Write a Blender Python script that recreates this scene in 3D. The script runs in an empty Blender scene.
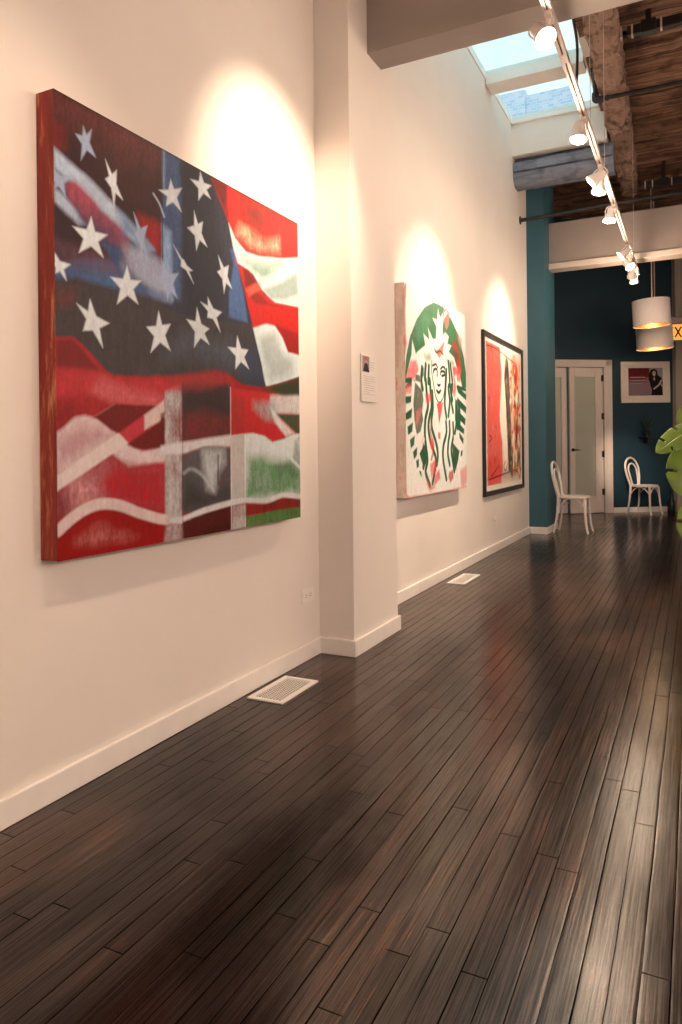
import bpy, bmesh, math, random
import numpy as np
from mathutils import Vector, Matrix
random.seed(7)
PI = math.pi
scene = bpy.context.scene
COL = scene.collection

# ------------------------------------------------------------------ camera
cam_data = bpy.data.cameras.new('camera')
cam = bpy.data.objects.new('camera', cam_data)
COL.objects.link(cam)
cam_data.sensor_fit = 'AUTO'
cam_data.sensor_width = 36.0
cam_data.lens = 715.0 / 1024.0 * 36.0
cam_data.shift_y = -64.0 / 1024.0
cam_data.clip_start = 0.05
CAM_H = 1.12
YAW = math.radians(26.4)
ROLL = 0.0105
cam.matrix_world = (Matrix.Translation((0, 0, CAM_H)) @ Matrix.Rotation(YAW, 4, 'Z')
                    @ Matrix.Rotation(PI / 2, 4, 'X') @ Matrix.Rotation(-ROLL, 4, 'Z'))
scene.camera = cam

# ------------------------------------------------------------------ exposure
scene.view_settings.view_transform = 'Standard'
scene.view_settings.look = 'None'
scene.view_settings.exposure = 0.0
scene.view_settings.gamma = 1.0
scene.view_settings.use_curve_mapping = False

# ------------------------------------------------------------------ world (daylight over the roof)
world = bpy.data.worlds.new('sky'); scene.world = world
world.use_nodes = True
wt = world.node_tree; wt.nodes.clear()
w_out = wt.nodes.new('ShaderNodeOutputWorld'); w_bg = wt.nodes.new('ShaderNodeBackground')
w_co = wt.nodes.new('ShaderNodeTexCoord'); w_n = wt.nodes.new('ShaderNodeTexNoise')
w_r = wt.nodes.new('ShaderNodeValToRGB')
w_n.inputs['Scale'].default_value = 3.0; w_n.inputs['Detail'].default_value = 4
w_r.color_ramp.elements[0].position = 0.40; w_r.color_ramp.elements[0].color = (0.60, 0.91, 0.95, 1)
w_r.color_ramp.elements[1].position = 0.60; w_r.color_ramp.elements[1].color = (1.0, 1.0, 1.0, 1)
wt.links.new(w_co.outputs['Generated'], w_n.inputs['Vector'])
wt.links.new(w_n.outputs['Fac'], w_r.inputs['Fac'])
wt.links.new(w_r.outputs['Color'], w_bg.inputs['Color'])
w_bg.inputs['Strength'].default_value = 1.15
wt.links.new(w_bg.outputs['Background'], w_out.inputs['Surface'])

# lamp strengths (the lamps themselves are made with their fixtures)
WARM = (1.0, 0.73, 0.52)
FILL_GLOBE_W = 335.0          # each added fill globe, out of sight
SPOT_W = 260.0           # each track spot
SPILL_W = 15.0
PENDANT_W = 4.0
AMBIENT_C = (1.0, 0.745, 0.61)

# ------------------------------------------------------------------ node helpers
class NT:
    def __init__(s, name):
        s.m = bpy.data.materials.new(name); s.m.use_nodes = True
        s.t = s.m.node_tree; s.t.nodes.clear()
        s.out = s.t.nodes.new('ShaderNodeOutputMaterial')
    def n(s, kind, **kw):
        nd = s.t.nodes.new('ShaderNode' + kind)
        for k, v in kw.items(): setattr(nd, k, v)
        return nd
    def put(s, sock, v):
        if isinstance(v, bpy.types.NodeSocket): s.t.links.new(v, sock)
        elif v is not None:
            if isinstance(v, (tuple, list)) and len(v) == 3 and sock.type == 'RGBA': v = (*v, 1)
            sock.default_value = v
    def math(s, op, a, b=None, c=None, clamp=False):
        nd = s.n('Math', operation=op, use_clamp=clamp)
        s.put(nd.inputs[0], a)
        if b is not None: s.put(nd.inputs[1], b)
        if c is not None: s.put(nd.inputs[2], c)
        return nd.outputs[0]
    def mix(s, f, a, b, mode='MIX'):
        nd = s.n('Mix', data_type='RGBA', blend_type=mode)
        s.put(nd.inputs['Factor'], f); s.put(nd.inputs[6], a); s.put(nd.inputs[7], b)
        return nd.outputs[2]
    def ramp(s, f, stops):
        nd = s.n('ValToRGB'); cr = nd.color_ramp
        while len(cr.elements) < len(stops): cr.elements.new(0.5)
        for e, (p, c) in zip(cr.elements, stops):
            e.position = p; e.color = (c, c, c, 1) if isinstance(c, (int, float)) else (*c, 1)
        s.put(nd.inputs['Fac'], f); return nd.outputs['Color']
    def noise(s, vec, scale, detail=3, rough=0.5, dist=0.0):
        nd = s.n('TexNoise'); s.put(nd.inputs['Vector'], vec)
        nd.inputs['Scale'].default_value = scale; nd.inputs['Detail'].default_value = detail
        nd.inputs['Roughness'].default_value = rough; nd.inputs['Distortion'].default_value = dist
        return nd.outputs['Fac']
    def mapping(s, vec, sc=(1, 1, 1), loc=(0, 0, 0)):
        nd = s.n('Mapping'); s.put(nd.inputs['Vector'], vec)
        nd.inputs['Scale'].default_value = sc; nd.inputs['Location'].default_value = loc
        return nd.outputs[0]
    def obj(s): return s.n('TexCoord').outputs['Object']
    def bump(s, h, strength=0.3, dist=0.01):
        nd = s.n('Bump'); s.put(nd.inputs['Height'], h)
        nd.inputs['Strength'].default_value = strength; nd.inputs['Distance'].default_value = dist
        return nd.outputs[0]
    def bsdf(s, color=None, rough=0.5, metal=0.0, normal=None, **kw):
        nd = s.n('BsdfPrincipled')
        s.put(nd.inputs['Base Color'], color); s.put(nd.inputs['Roughness'], rough)
        s.put(nd.inputs['Metallic'], metal)
        if normal is not None: s.put(nd.inputs['Normal'], normal)
        for k, v in kw.items(): s.put(nd.inputs[k.replace('_', ' ')], v)
        s.t.links.new(nd.outputs[0], s.out.inputs['Surface'])
        return nd

def simple(name, color, rough=0.5, metal=0.0, var=0.06, scale=12.0, bump=0.0, **kw):
    t = NT(name); o = t.obj(); nz = t.noise(o, scale, 4)
    dark = tuple(c * (1 - var) for c in color); light = tuple(min(1, c * (1 + var)) for c in color)
    c = t.mix(t.ramp(nz, [(0.35, 0.0), (0.65, 1.0)]), dark, light)
    nm = t.bump(nz, bump, 0.004) if bump else None
    t.bsdf(c, rough, metal, nm, **kw)
    return t.m

def emis(name, color, strength):
    t = NT(name); e = t.n('Emission'); t.put(e.inputs['Color'], color); e.inputs['Strength'].default_value = strength
    t.t.links.new(e.outputs[0], t.out.inputs['Surface']); return t.m

M = {}
M['wall'] = simple('white_wall_paint', (0.83, 0.785, 0.735), 0.65, var=0.012, scale=3, bump=0.02)
M['trim'] = simple('white_trim_paint', (0.90, 0.87, 0.83), 0.35, var=0.02)
M['taupe'] = simple('taupe_beam_paint', (0.33, 0.285, 0.262), 0.6, var=0.03, scale=4)
M['taupe_light'] = simple('pale_moulding_paint', (0.66, 0.57, 0.50), 0.5, var=0.03)
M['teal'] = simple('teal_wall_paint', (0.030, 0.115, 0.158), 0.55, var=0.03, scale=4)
M['teal_dim'] = simple('shaded_teal_wall_paint', (0.002, 0.031, 0.056), 0.6, var=0.04, scale=4)  # same teal as the pier, dim light of the far end put into it
M['door'] = simple('door_paint', (0.72, 0.66, 0.62), 0.4, var=0.02)
M['white_metal'] = simple('white_painted_metal', (0.84, 0.76, 0.70), 0.35, var=0.03)
M['track_metal'] = simple('track_metal', (0.66, 0.55, 0.50), 0.4, var=0.04)
M['black_metal'] = simple('black_metal', (0.015, 0.014, 0.014), 0.4, var=0.1)
M['dark_slot'] = simple('dark_slot', (0.02, 0.015, 0.012), 0.8)
M['chrome'] = simple('chrome', (0.7, 0.68, 0.66), 0.15, 1.0, var=0.02)
M['hinge'] = simple('dark_bronze', (0.05, 0.04, 0.035), 0.35, 0.7)
M['frost'] = simple('frosted_glass', (0.46, 0.49, 0.43), 0.25, var=0.03, scale=1.5)
M['chair'] = simple('white_chair_paint', (0.88, 0.80, 0.76), 0.35, var=0.02)
M['frame_black'] = simple('black_frame_paint', (0.012, 0.010, 0.010), 0.3)
M['mat_board'] = simple('cream_mat_board', (0.86, 0.82, 0.76), 0.8, var=0.02)
M['shade'] = simple('white_fabric_shade', (0.80, 0.74, 0.72), 0.8, var=0.03, scale=60)
M['gold'] = simple('gold_lining', (0.75, 0.45, 0.16), 0.35, 0.8)
M['greige'] = simple('greige_panel_paint', (0.36, 0.33, 0.29), 0.5, var=0.03)
M['dark_ceiling'] = simple('dark_roof_deck', (0.02, 0.013, 0.01), 0.9)
M['bulb'] = emis('lamp_glow', (1.0, 0.86, 0.66), 22.0)
M['filament'] = emis('bulb_glow', (1.0, 0.62, 0.22), 9.0)
M['globe'] = emis('fill_globe_glow', (1.0, 0.76, 0.58), 3.0)
M['pot'] = simple('grey_planter', (0.25, 0.23, 0.21), 0.6)
M['soil'] = simple('soil', (0.03, 0.02, 0.012), 0.95, var=0.4, scale=60)
M['stem'] = simple('green_stem', (0.16, 0.30, 0.06), 0.5)
M['black_glass'] = simple('dark_bottle_glass', (0.01, 0.015, 0.02), 0.08)
M['wire'] = simple('pale_wire', (0.6, 0.5, 0.45), 0.5)
M['ink'] = simple('grey_print_ink', (0.66, 0.60, 0.55), 0.8)

def mat_leaf():
    t = NT('monstera_leaf'); o = t.obj()
    nz = t.noise(o, 9, 3)
    c = t.mix(nz, (0.08, 0.15, 0.014), (0.15, 0.24, 0.025))
    t.bsdf(c, 0.35, normal=t.bump(nz, 0.2, 0.01))
    return t.m
M['leaf'] = mat_leaf()

def mat_floor():
    t = NT('dark_hardwood_strip_floor'); o = t.obj()
    sp = t.n('SeparateXYZ'); t.put(sp.inputs[0], o)
    X, Y = sp.outputs[0], sp.outputs[1]
    # slight waviness of the seams
    wob = t.noise(t.mapping(o, (2.0, 0.9, 1)), 3.0, 2)
    Xw = t.math('ADD', X, t.math('MULTIPLY', t.math('SUBTRACT', wob, 0.5), 0.006))
    u = t.math('DIVIDE', Xw, 0.0575)
    ix = t.math('FLOOR', u); fx = t.math('FRACT', u)
    wn = t.n('TexWhiteNoise', noise_dimensions='1D'); t.put(wn.inputs['W'], ix)
    off = t.math('MULTIPLY', wn.outputs['Value'], 3.7)
    wl = t.n('TexWhiteNoise', noise_dimensions='1D'); t.put(wl.inputs['W'], t.math('ADD', ix, 31.7))
    ln = t.math('MULTIPLY_ADD', wl.outputs['Value'], 1.3, 0.7)
    v = t.math('DIVIDE', t.math('ADD', Y, off), ln)
    iy = t.math('FLOOR', v); fy = t.math('FRACT', v)
    cell = t.n('TexWhiteNoise', noise_dimensions='2D')
    cb = t.n('CombineXYZ'); t.put(cb.inputs[0], ix); t.put(cb.inputs[1], iy); t.put(cell.inputs['Vector'], cb.outputs[0])
    rnd = cell.outputs['Value']
    # seam masks
    dx = t.math('MULTIPLY', t.math('MINIMUM', fx, t.math('SUBTRACT', 1.0, fx)), 0.0575)
    dy = t.math('MULTIPLY', t.math('MINIMUM', fy, t.math('SUBTRACT', 1.0, fy)), ln)
    wide = t.math('MULTIPLY_ADD', t.noise(t.mapping(o, (9, 0.8, 1)), 2.0, 2), 0.0052, -0.0014)
    sx = t.math('LESS_THAN', dx, wide); sy = t.math('LESS_THAN', dy, 0.0014)
    seam = t.math('MAXIMUM', sx, sy)
    near = t.math('MINIMUM', dx, dy)
    edge = t.ramp(t.math('DIVIDE', near, 0.008), [(0.0, 1.0), (0.8, 0.0)])
    grain = t.noise(t.mapping(o, (210, 3.0, 1)), 1.0, 5, 0.65)
    coarse = t.noise(t.mapping(o, (38, 1.2, 1)), 1.0, 4, 0.6, 0.8)
    patch = t.noise(t.mapping(o, (1.0, 0.55, 1)), 1.5, 4, 0.6, 0.4)
    blot = t.noise(o, 4.5, 5, 0.65, 0.3)
    c = t.mix(rnd, (0.034, 0.0098, 0.0034), (0.076, 0.0250, 0.0088))
    c = t.mix(t.ramp(coarse, [(0.35, 0.0), (0.7, 1.0)]), c, (0.010, 0.0032, 0.0013))
    c = t.mix(t.math('MULTIPLY', t.ramp(grain, [(0.50, 0.0), (0.72, 1.0)]), 0.75), c, (0.16, 0.075, 0.035))
    c = t.mix(t.math('MULTIPLY', t.ramp(patch, [(0.45, 0.0), (0.62, 1.0)]), 0.85), c, (0.004, 0.0015, 0.0008))
    c = t.mix(t.math('MULTIPLY', t.ramp(blot, [(0.55, 0.0), (0.7, 1.0)]), 0.5), c, (0.012, 0.004, 0.002))
    # long worn, dark-stained area near the viewpoint, darker duller ovals beyond
    def spot_mask(cx, cy, rx, ry):
        a_ = t.math('POWER', t.math('DIVIDE', t.math('SUBTRACT', X, cx), rx), 2.0); b_ = t.math('POWER', t.math('DIVIDE', t.math('SUBTRACT', Y, cy), ry), 2.0)
        return t.ramp(t.math('ADD', t.math('ADD', a_, b_), t.math('MULTIPLY', t.math('SUBTRACT', blot, 0.5), 1.6)), [(0.25, 1.0), (1.0, 0.0)])
    st = t.math('MAXIMUM', spot_mask(-1.00, 1.62, .24, .62), spot_mask(.05, 4.4, .35, 1.3))
    st = t.math('MAXIMUM', st, spot_mask(-.15, 7.2, .5, 1.4))
    st = t.math('MAXIMUM', st, t.math('MULTIPLY', t.ramp(patch, [(0.45, 0.0), (0.62, 1.0)]), 0.7))
    gl = t.ramp(grain, [(0.40, 1.0), (0.58, 0.0)])
    c = t.mix(t.math('MULTIPLY', st, 0.85), c, (0.006, 0.0018, 0.0008))
    c = t.mix(t.math('MULTIPLY', gl, 0.6), c, (0.004, 0.0015, 0.0008))
    spec = t.math('MULTIPLY', t.math('SUBTRACT', 1.0, t.math('MULTIPLY', gl, 0.6)), t.math('SUBTRACT', 1.0, t.math('MULTIPLY', st, 0.6)))
    spec = t.math('MULTIPLY', spec, t.math('MULTIPLY_ADD', rnd, 0.34, 0.58))
    spec = t.math('MULTIPLY', spec, t.math('SUBTRACT', 1.0, seam))
    c = t.mix(seam, c, (0.003, 0.002, 0.0015))
    r = t.math('MULTIPLY_ADD', t.ramp(patch, [(0.4, 1.0), (0.65, 0.0)]), -0.05, 0.185)
    r = t.math('ADD', r, t.math('MULTIPLY', grain, 0.10))
    r = t.math('ADD', r, t.math('MULTIPLY', seam, 0.4))
    # each strip sits a hair higher, lower or tilted
    tilt = t.math('MULTIPLY', t.math('SUBTRACT', rnd, 0.5), t.math('MULTIPLY', fx, 0.35))
    h = t.math('MULTIPLY', t.math('SUBTRACT', 1.0, seam), 1.0)
    h = t.math('SUBTRACT', h, t.math('MULTIPLY', edge, 0.25))
    h = t.math('ADD', h, t.math('MULTIPLY', grain, 0.20))
    h = t.math('ADD', h, tilt)
    h = t.math('ADD', h, t.math('MULTIPLY', blot, 0.6))
    nm = t.bump(h, 0.35, 0.0020)
    t.bsdf(c, r, 0.0, nm, Specular_IOR_Level=spec)
    return t.m
M['floor'] = mat_floor()

def mat_rough_wood(name, dark, light, sc=(1.2, 14, 14), bump=0.8, pale=None):
    t = NT(name); o = t.obj()
    g = t.noise(t.mapping(o, sc), 1.0, 6, 0.65, 1.2)
    b = t.noise(o, 3.5, 5, 0.6)
    c = t.mix(t.ramp(g, [(0.35, 0.0), (0.68, 1.0)]), dark, light)
    c = t.mix(t.math('MULTIPLY', t.ramp(b, [(0.5, 0.0), (0.66, 1.0)]), 0.7), c, tuple(x * 0.35 for x in dark))
    if pale:
        p = t.noise(t.mapping(o, (5, 5, 5)), 1.4, 5, 0.7)
        c = t.mix(t.ramp(p, [(0.46, 0.0), (0.56, 1.0)]), pale, c)
    t.bsdf(c, 0.75, normal=t.bump(t.math('ADD', g, b), bump, 0.02))
    return t.m
M['planks'] = mat_rough_wood('old_brown_ceiling_boards', (0.028, 0.010, 0.005), (0.46, 0.26, 0.16), sc=(0.8, 26, 10))
M['log'] = mat_rough_wood('worn_brown_log', (0.13, 0.07, 0.048), (0.40, 0.27, 0.20), sc=(22, 1.0, 22), bump=0.4, pale=(0.36, 0.245, 0.185))
M['old_paint_sky_tint'] = mat_rough_wood('flaking_grey_paint_sky_tint', (0.13, 0.15, 0.20), (0.27, 0.31, 0.39), sc=(1.5, 10, 10), bump=0.4)  # blue cast of the skylight's daylight is put into this grey paint
M['pipe'] = simple('old_black_pipe', (0.03, 0.028, 0.03), 0.45, 0.3, var=0.2)

def mat_glass():
    t = NT('skylight_glass'); a = t.n('BsdfTransparent'); t.put(a.inputs['Color'], (0.92, 1.0, 1.0))
    g = t.n('BsdfGlossy'); g.inputs['Roughness'].default_value = 0.03
    m = t.n('MixShader'); m.inputs[0].default_value = 0.04
    t.t.links.new(a.outputs[0], m.inputs[1]); t.t.links.new(g.outputs[0], m.inputs[2])
    t.t.links.new(m.outputs[0], t.out.inputs['Surface']); return t.m
M['glass'] = mat_glass()

def mat_brick():
    t = NT('glass_tinted_brick'); o = t.obj()
    sp = t.n('SeparateXYZ'); t.put(sp.inputs[0], o); cb = t.n('CombineXYZ')
    t.put(cb.inputs[0], t.math('ADD', sp.outputs[0], sp.outputs[1])); t.put(cb.inputs[1], sp.outputs[2])
    b = t.n('TexBrick'); t.put(b.inputs['Vector'], cb.outputs[0]); b.inputs['Scale'].default_value = 4.0
    t.put(b.inputs['Color1'], (0.86, 0.82, 0.97)); t.put(b.inputs['Color2'], (0.50, 0.66, 0.90)); t.put(b.inputs['Mortar'], (0.85, 0.85, 0.95))  # lilac-blue cast of the skylight glass is put into these brick colours
    b.inputs['Mortar Size'].default_value = 0.03
    t.bsdf(b.outputs['Color'], 0.9); return t.m
M['brick'] = mat_brick()

def mat_painted(name, rough=0.45, bump=0.25, contrast=0.42):
    """surface whose pigment is stored per vertex, with brush marks"""
    t = NT(name); a = t.n('VertexColor', layer_name='pigment'); o = t.obj()
    g = t.noise(t.mapping(o, (1, 26, 7)), 2.0, 5, 0.75)
    f = t.noise(o, 45, 5, 0.75)
    k = t.math('MULTIPLY_ADD', t.math('SUBTRACT', t.math('ADD', g, f), 1.0), contrast, 1.0)
    sc = t.n('VectorMath', operation='SCALE'); t.put(sc.inputs[0], a.outputs['Color']); t.put(sc.inputs['Scale'], k)
    t.bsdf(sc.outputs[0], rough, normal=t.bump(t.math('ADD', g, f), bump, 0.002), Specular_IOR_Level=0.2)
    return t.m
M['canvas'] = mat_painted('painted_canvas', 0.4, 0.35)
M['print'] = mat_painted('printed_paper', 0.5, 0.05, 0.1)

# ------------------------------------------------------------------ object helpers
def linked(name, mesh, parent=None, loc=None, mat=None):
    o = bpy.data.objects.new(name, mesh); COL.objects.link(o)
    if parent is not None: o.parent = parent
    if loc is not None: o.location = loc
    if mat is not None: mesh.materials.append(mat)
    return o

def smooth(mesh, ang=40):
    for p in mesh.polygons: p.use_smooth = True
    try: mesh.set_sharp_from_angle(angle=math.radians(ang))
    except Exception: pass

class MB:
    def __init__(s): s.v = []; s.f = []
    def box(s, x0, x1, y0, y1, z0, z1):
        b = len(s.v)
        s.v += [(x0,y0,z0),(x1,y0,z0),(x1,y1,z0),(x0,y1,z0),(x0,y0,z1),(x1,y0,z1),(x1,y1,z1),(x0,y1,z1)]
        s.f += [tuple(b+i for i in q) for q in ((0,3,2,1),(4,5,6,7),(0,1,5,4),(1,2,6,5),(2,3,7,6),(3,0,4,7))]
        return s
    def prism(s, pts, axis, a0, a1):
        """closed outline pts (2-d) pushed along an axis 'x','y' or 'z'"""
        def mk(p, a): return {'x': (a, p[0], p[1]), 'y': (p[0], a, p[1]), 'z': (p[0], p[1], a)}[axis]
        b = len(s.v); n = len(pts)
        s.v += [mk(p, a0) for p in pts] + [mk(p, a1) for p in pts]
        s.f.append(tuple(b + i for i in range(n))[::-1]); s.f.append(tuple(b + n + i for i in range(n)))
        for i in range(n):
            j = (i + 1) % n; s.f.append((b+i, b+j, b+n+j, b+n+i))
        return s
    def tube(s, pts, r, n=10, cap=True):
        pts = [Vector(p) for p in pts]; m = len(pts)
        rad = r if isinstance(r, (list, tuple)) else [r] * m
        up = None; b0 = len(s.v)
        for i, p in enumerate(pts):
            t = (pts[min(i+1, m-1)] - pts[max(i-1, 0)]).normalized()
            if up is None:
                up = Vector((0, 0, 1)) if abs(t.z) < 0.9 else Vector((1, 0, 0))
            up = (up - t * up.dot(t)).normalized(); sd = t.cross(up)
            for k in range(n):
                a = 2 * PI * k / n
                q = p + (up * math.cos(a) + sd * math.sin(a)) * rad[i]
                s.v.append(tuple(q))
        for i in range(m - 1):
            for k in range(n):
                k2 = (k + 1) % n
                s.f.append((b0+i*n+k, b0+i*n+k2, b0+(i+1)*n+k2, b0+(i+1)*n+k))
        if cap:
            s.f.append(tuple(b0 + k for k in range(n))[::-1]); s.f.append(tuple(b0 + (m-1)*n + k for k in range(n)))
        return s
    def lathe(s, prof, center=(0, 0, 0), axis=(0, 0, 1), n=28, closed=True):
        c = Vector(center); ax = Vector(axis).normalized()
        rot = Vector((0, 0, 1)).rotation_difference(ax).to_matrix()
        b = len(s.v); m = len(prof)
        for (r, z) in prof:
            for k in range(n):
                a = 2 * PI * k / n
                s.v.append(tuple(c + rot @ Vector((r * math.cos(a), r * math.sin(a), z))))
        for i in range(m - 1):
            for k in range(n):
                k2 = (k + 1) % n
                s.f.append((b+i*n+k, b+i*n+k2, b+(i+1)*n+k2, b+(i+1)*n+k))
        if closed:
            s.f.append(tuple(b + k for k in range(n))[::-1]); s.f.append(tuple(b + (m-1)*n + k for k in range(n)))
        return s
    def mesh(s, name):
        me = bpy.data.meshes.new(name); me.from_pydata(s.v, [], s.f); me.update()
        bm = bmesh.new(); bm.from_mesh(me)
        bmesh.ops.recalc_face_normals(bm, faces=bm.faces); bm.to_mesh(me); bm.free()
        return me
    def build(s, name, mat, parent=None, bevel=0.0, sm=False, xf=None):
        me = s.mesh(name)
        if xf is not None: me.transform(xf)
        if sm: smooth(me)
        o = linked(name, me, parent, None, mat)
        if bevel:
            md = o.modifiers.new('bevel', 'BEVEL'); md.width = bevel; md.segments = 2; md.limit_method = 'ANGLE'
        return o

def spline(pts, n=8):
    """Catmull-Rom through pts"""
    P = [Vector(p) for p in pts]; P = [2*P[0]-P[1]] + P + [2*P[-1]-P[-2]]; out = []
    for i in range(1, len(P) - 2):
        for k in range(n):
            t = k / n
            out.append(0.5*((2*P[i]) + (-P[i-1]+P[i+1])*t + (2*P[i-1]-5*P[i]+4*P[i+1]-P[i+2])*t*t + (-P[i-1]+3*P[i]-3*P[i+1]+P[i+2])*t**3))
    out.append(P[-2]); return out

def struct(o): o['kind'] = 'structure'; return o
def tag(o, label, cat, group=None):
    o['label'] = label; o['category'] = cat
    if group: o['group'] = group
    return o
def thing(name, label, cat, loc=(0, 0, 0), rz=0.0, group=None):
    o = bpy.data.objects.new(name, None); COL.objects.link(o); o.empty_display_size = 0.1
    o.location = loc; o.rotation_euler = (0, 0, rz)
    return tag(o, label, cat, group)
def copy_tree(o, parent=None):
    c = o.copy(); COL.objects.link(c)
    if parent is not None: c.parent = parent
    for ch in list(o.children): copy_tree(ch, c)
    return c
def add_light(name, kind, parent, loc, energy, color, **kw):
    d = bpy.data.lights.new(name, kind); d.energy = energy; d.color = color
    for k, v in kw.items(): setattr(d, k, v)
    o = bpy.data.objects.new(name, d); COL.objects.link(o); o.parent = parent; o.location = loc
    return o

# ================================================================== THE ROOM
XN, XF = -1.86, -1.92        # face of the near and far stretch of the left wall
XP = -1.65                   # face of the pilaster
XR = 3.4; YB = -2.2; ZR = 4.95
# the far wall is turned towards the hall: local axis s runs along it, n points out of it
ANG = math.radians(33.807)
BO = Vector((-2.112, 12.014, 0)); BD = Vector((math.cos(ANG), math.sin(ANG), 0)); BN = Vector((math.sin(ANG), -math.cos(ANG), 0))
BX = Matrix(((BD.x, BN.x, 0, BO.x), (BD.y, BN.y, 0, BO.y), (0, 0, 1, 0), (0, 0, 0, 1)))   # (s, n, z) -> world

struct(MB().box(-3.2, 6.2, YB - .2, 17.5, -0.1, 0).build('floor', M['floor']))
w = MB()
struct(w.box(XN - .25, XN, YB, 3.46, 0, 4.96).build('wall_left', M['wall']))
struct(MB().box(XF - .25, XP, 3.46, 4.085, 0, 4.96).build('wall_pilaster', M['wall']))
struct(MB().box(XF - .25, XF, 4.085, 9.4, 0, 4.96).build('wall_left_far', M['wall']))
struct(MB().box(-3.15, -3.0, 9.4, 12.4, 0, 4.96).box(-3.1, XF - .1, 9.3, 9.4, 0, 4.96).build('wall_alcove', M['teal']))
struct(MB().box(XR, XR + .2, YB, 16.0, 0, 5.4).build('wall_right', M['wall']))
struct(MB().box(XN - .25, XR + .2, YB - .2, YB, 0, 5.4).build('wall_back', M['wall']))

# wall around the doorway at the far end, in (s, n, z); n < 0 is behind the face
b = MB()
b.box(-1.25, -.36, -.14, 0, 0, 4.96); b.box(-.36, .955, -.14, 0, 2.445, 4.96); b.box(.955, 2.13, -.14, 0, 0, 4.96)
struct(b.build('wall_far', M['teal_dim'], xf=BX))
struct(MB().box(2.13, 6.4, -.14, 0.10, 0, 4.96).build('wall_far_right', M['greige'], xf=BX))
pn = MB()
for z0, z1 in ((0.12, 1.5), (1.62, 1.95), (2.07, 2.9), (3.02, 4.3)):
    for s0 in (2.24, 3.0, 3.76, 4.52): pn.box(s0, s0 + .62, .10, .115, z0, z1)
struct(pn.build('trim_4', M['greige'], bevel=.004, xf=BX))
# plain room behind the door
struct(MB().box(-1.4, 1.9, -2.0, -1.9, 0, 3.0).box(-1.5, -1.4, -2, -.15, 0, 3.0).box(1.9, 2.0, -2, -.15, 0, 3.0).box(-1.4, 1.9, -2, -.15, 2.9, 3.0).build('wall_room_beyond', M['wall'], xf=BX))

# ceilings
struct(MB().box(XN - .25, XR + .2, YB - .2, 3.72, 4.3, 4.4).build('ceiling', M['wall']))
cb = MB()
y = 3.91; random.seed(11)
while y < 15.6:
    wdt = random.choice((0.10, 0.13, 0.16, 0.2)); z = 4.83 + random.uniform(0, .07)
    x0 = -.92 if y < 8.6 else -2.3
    if random.random() < .13: z += .07
    n = 40; a = []; 
    for k in range(n + 1):
        x = x0 + (XR - x0) * k / n
        a.append((x, y + random.uniform(-.004, .004), y + wdt - .012 + random.uniform(-.01, .004), z + random.uniform(-.008, .008)))
    bi = len(cb.v)
    for (x, ya, yb, zz) in a: cb.v += [(x, ya, zz), (x, yb, zz + random.uniform(-.006, .006)), (x, yb, ZR), (x, ya, ZR)]
    for k in range(n):
        p = bi + 4 * k
        for q in range(4): cb.f.append((p + q, p + (q + 1) % 4, p + 4 + (q + 1) % 4, p + 4 + q))
    cb.f.append((bi, bi + 1, bi + 2, bi + 3)); cb.f.append((bi+4*n, bi+4*n+1, bi+4*n+2, bi+4*n+3))
    y += wdt
struct(cb.build('ceiling_boards', M['planks']))
struct(MB().box(-.9, XR + .2, 3.72, 17.5, 4.95, 5.05).box(-3.2, -.9, 8.80, 17.5, 4.95, 5.05).box(-3.2, -.9, 3.72, 4.2, 4.95, 5.05).build('roof_deck', M['dark_ceiling']))

# the boxed beam crossing the hall beside the pilaster
struct(MB().box(XP, XR, 3.709, 3.909, 3.357, 5.0).build('trim_1', M['taupe']))
# the far boxed beam with its pale lower moulding
tb = struct(MB().box(-1.74, XR, 9.62, 9.80, 3.50, 4.03).build('trim_2', M['taupe']))
struct(MB().box(-1.76, XR, 9.585, 9.82, 3.425, 3.50).build('trim_3', M['taupe_light'], bevel=.008))
# teal pier
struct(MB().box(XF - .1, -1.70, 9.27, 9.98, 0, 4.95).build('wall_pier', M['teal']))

# skirting boards
def skirting(name, segs, xf=None):
    m = MB()
    for s in segs: m.box(*s)
    return struct(m.build(name, M['trim'], bevel=.004, xf=xf))
H = .088
skirting('baseboard_left', [(XN, XN + .016, YB, 3.445, 0, H), (XN, XP + .016, 3.444, 3.46, 0, H), (XP, XP + .016, 3.46, 4.085, 0, H), (XF, XP + .016, 4.085, 4.101, 0, H), (XF, XF + .016, 4.101, 9.254, 0, H)])
skirting('baseboard_pier', [(XF + .016, -1.684, 9.254, 9.27, 0, H), (-1.70, -1.684, 9.27, 9.98, 0, H)])
skirting('baseboard_far', [(1.06, 2.13, 0, .016, 0, H)], BX)
skirting('baseboard_right', [(XR - .016, XR, YB, 15.5, 0, H)])

# old painted timber below the skylight
prof = [(8.60, 4.25), (8.56, 4.28), (8.54, 4.36), (8.57, 4.372), (8.54, 4.384), (8.535, 4.48), (8.54, 4.49), (8.66, 4.495), (8.66, 4.60), (8.80, 4.60), (8.80, 4.23), (8.65, 4.22)]
tm = MB(); nseg = 26; rng = random.Random(3)
for k in range(nseg + 1):
    x = XF + (-.80 - XF) * k / nseg
    for (py, pz) in prof: tm.v.append((x, py + rng.uniform(-.004, .004), pz + rng.uniform(-.004, .004)))
for k in range(nseg):
    for q in range(len(prof)):
        q2 = (q + 1) % len(prof); L0 = k * len(prof); L1 = L0 + len(prof)
        tm.f.append((L0 + q, L0 + q2, L1 + q2, L1 + q))
tm.f.append(tuple(range(len(prof)))); tm.f.append(tuple(nseg * len(prof) + i for i in range(len(prof))))
tag(tm.build('timber_beam', M['old_paint_sky_tint']), 'old grey-painted cracked timber beam crossing below the skylight to the teal pier', 'beam')

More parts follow.
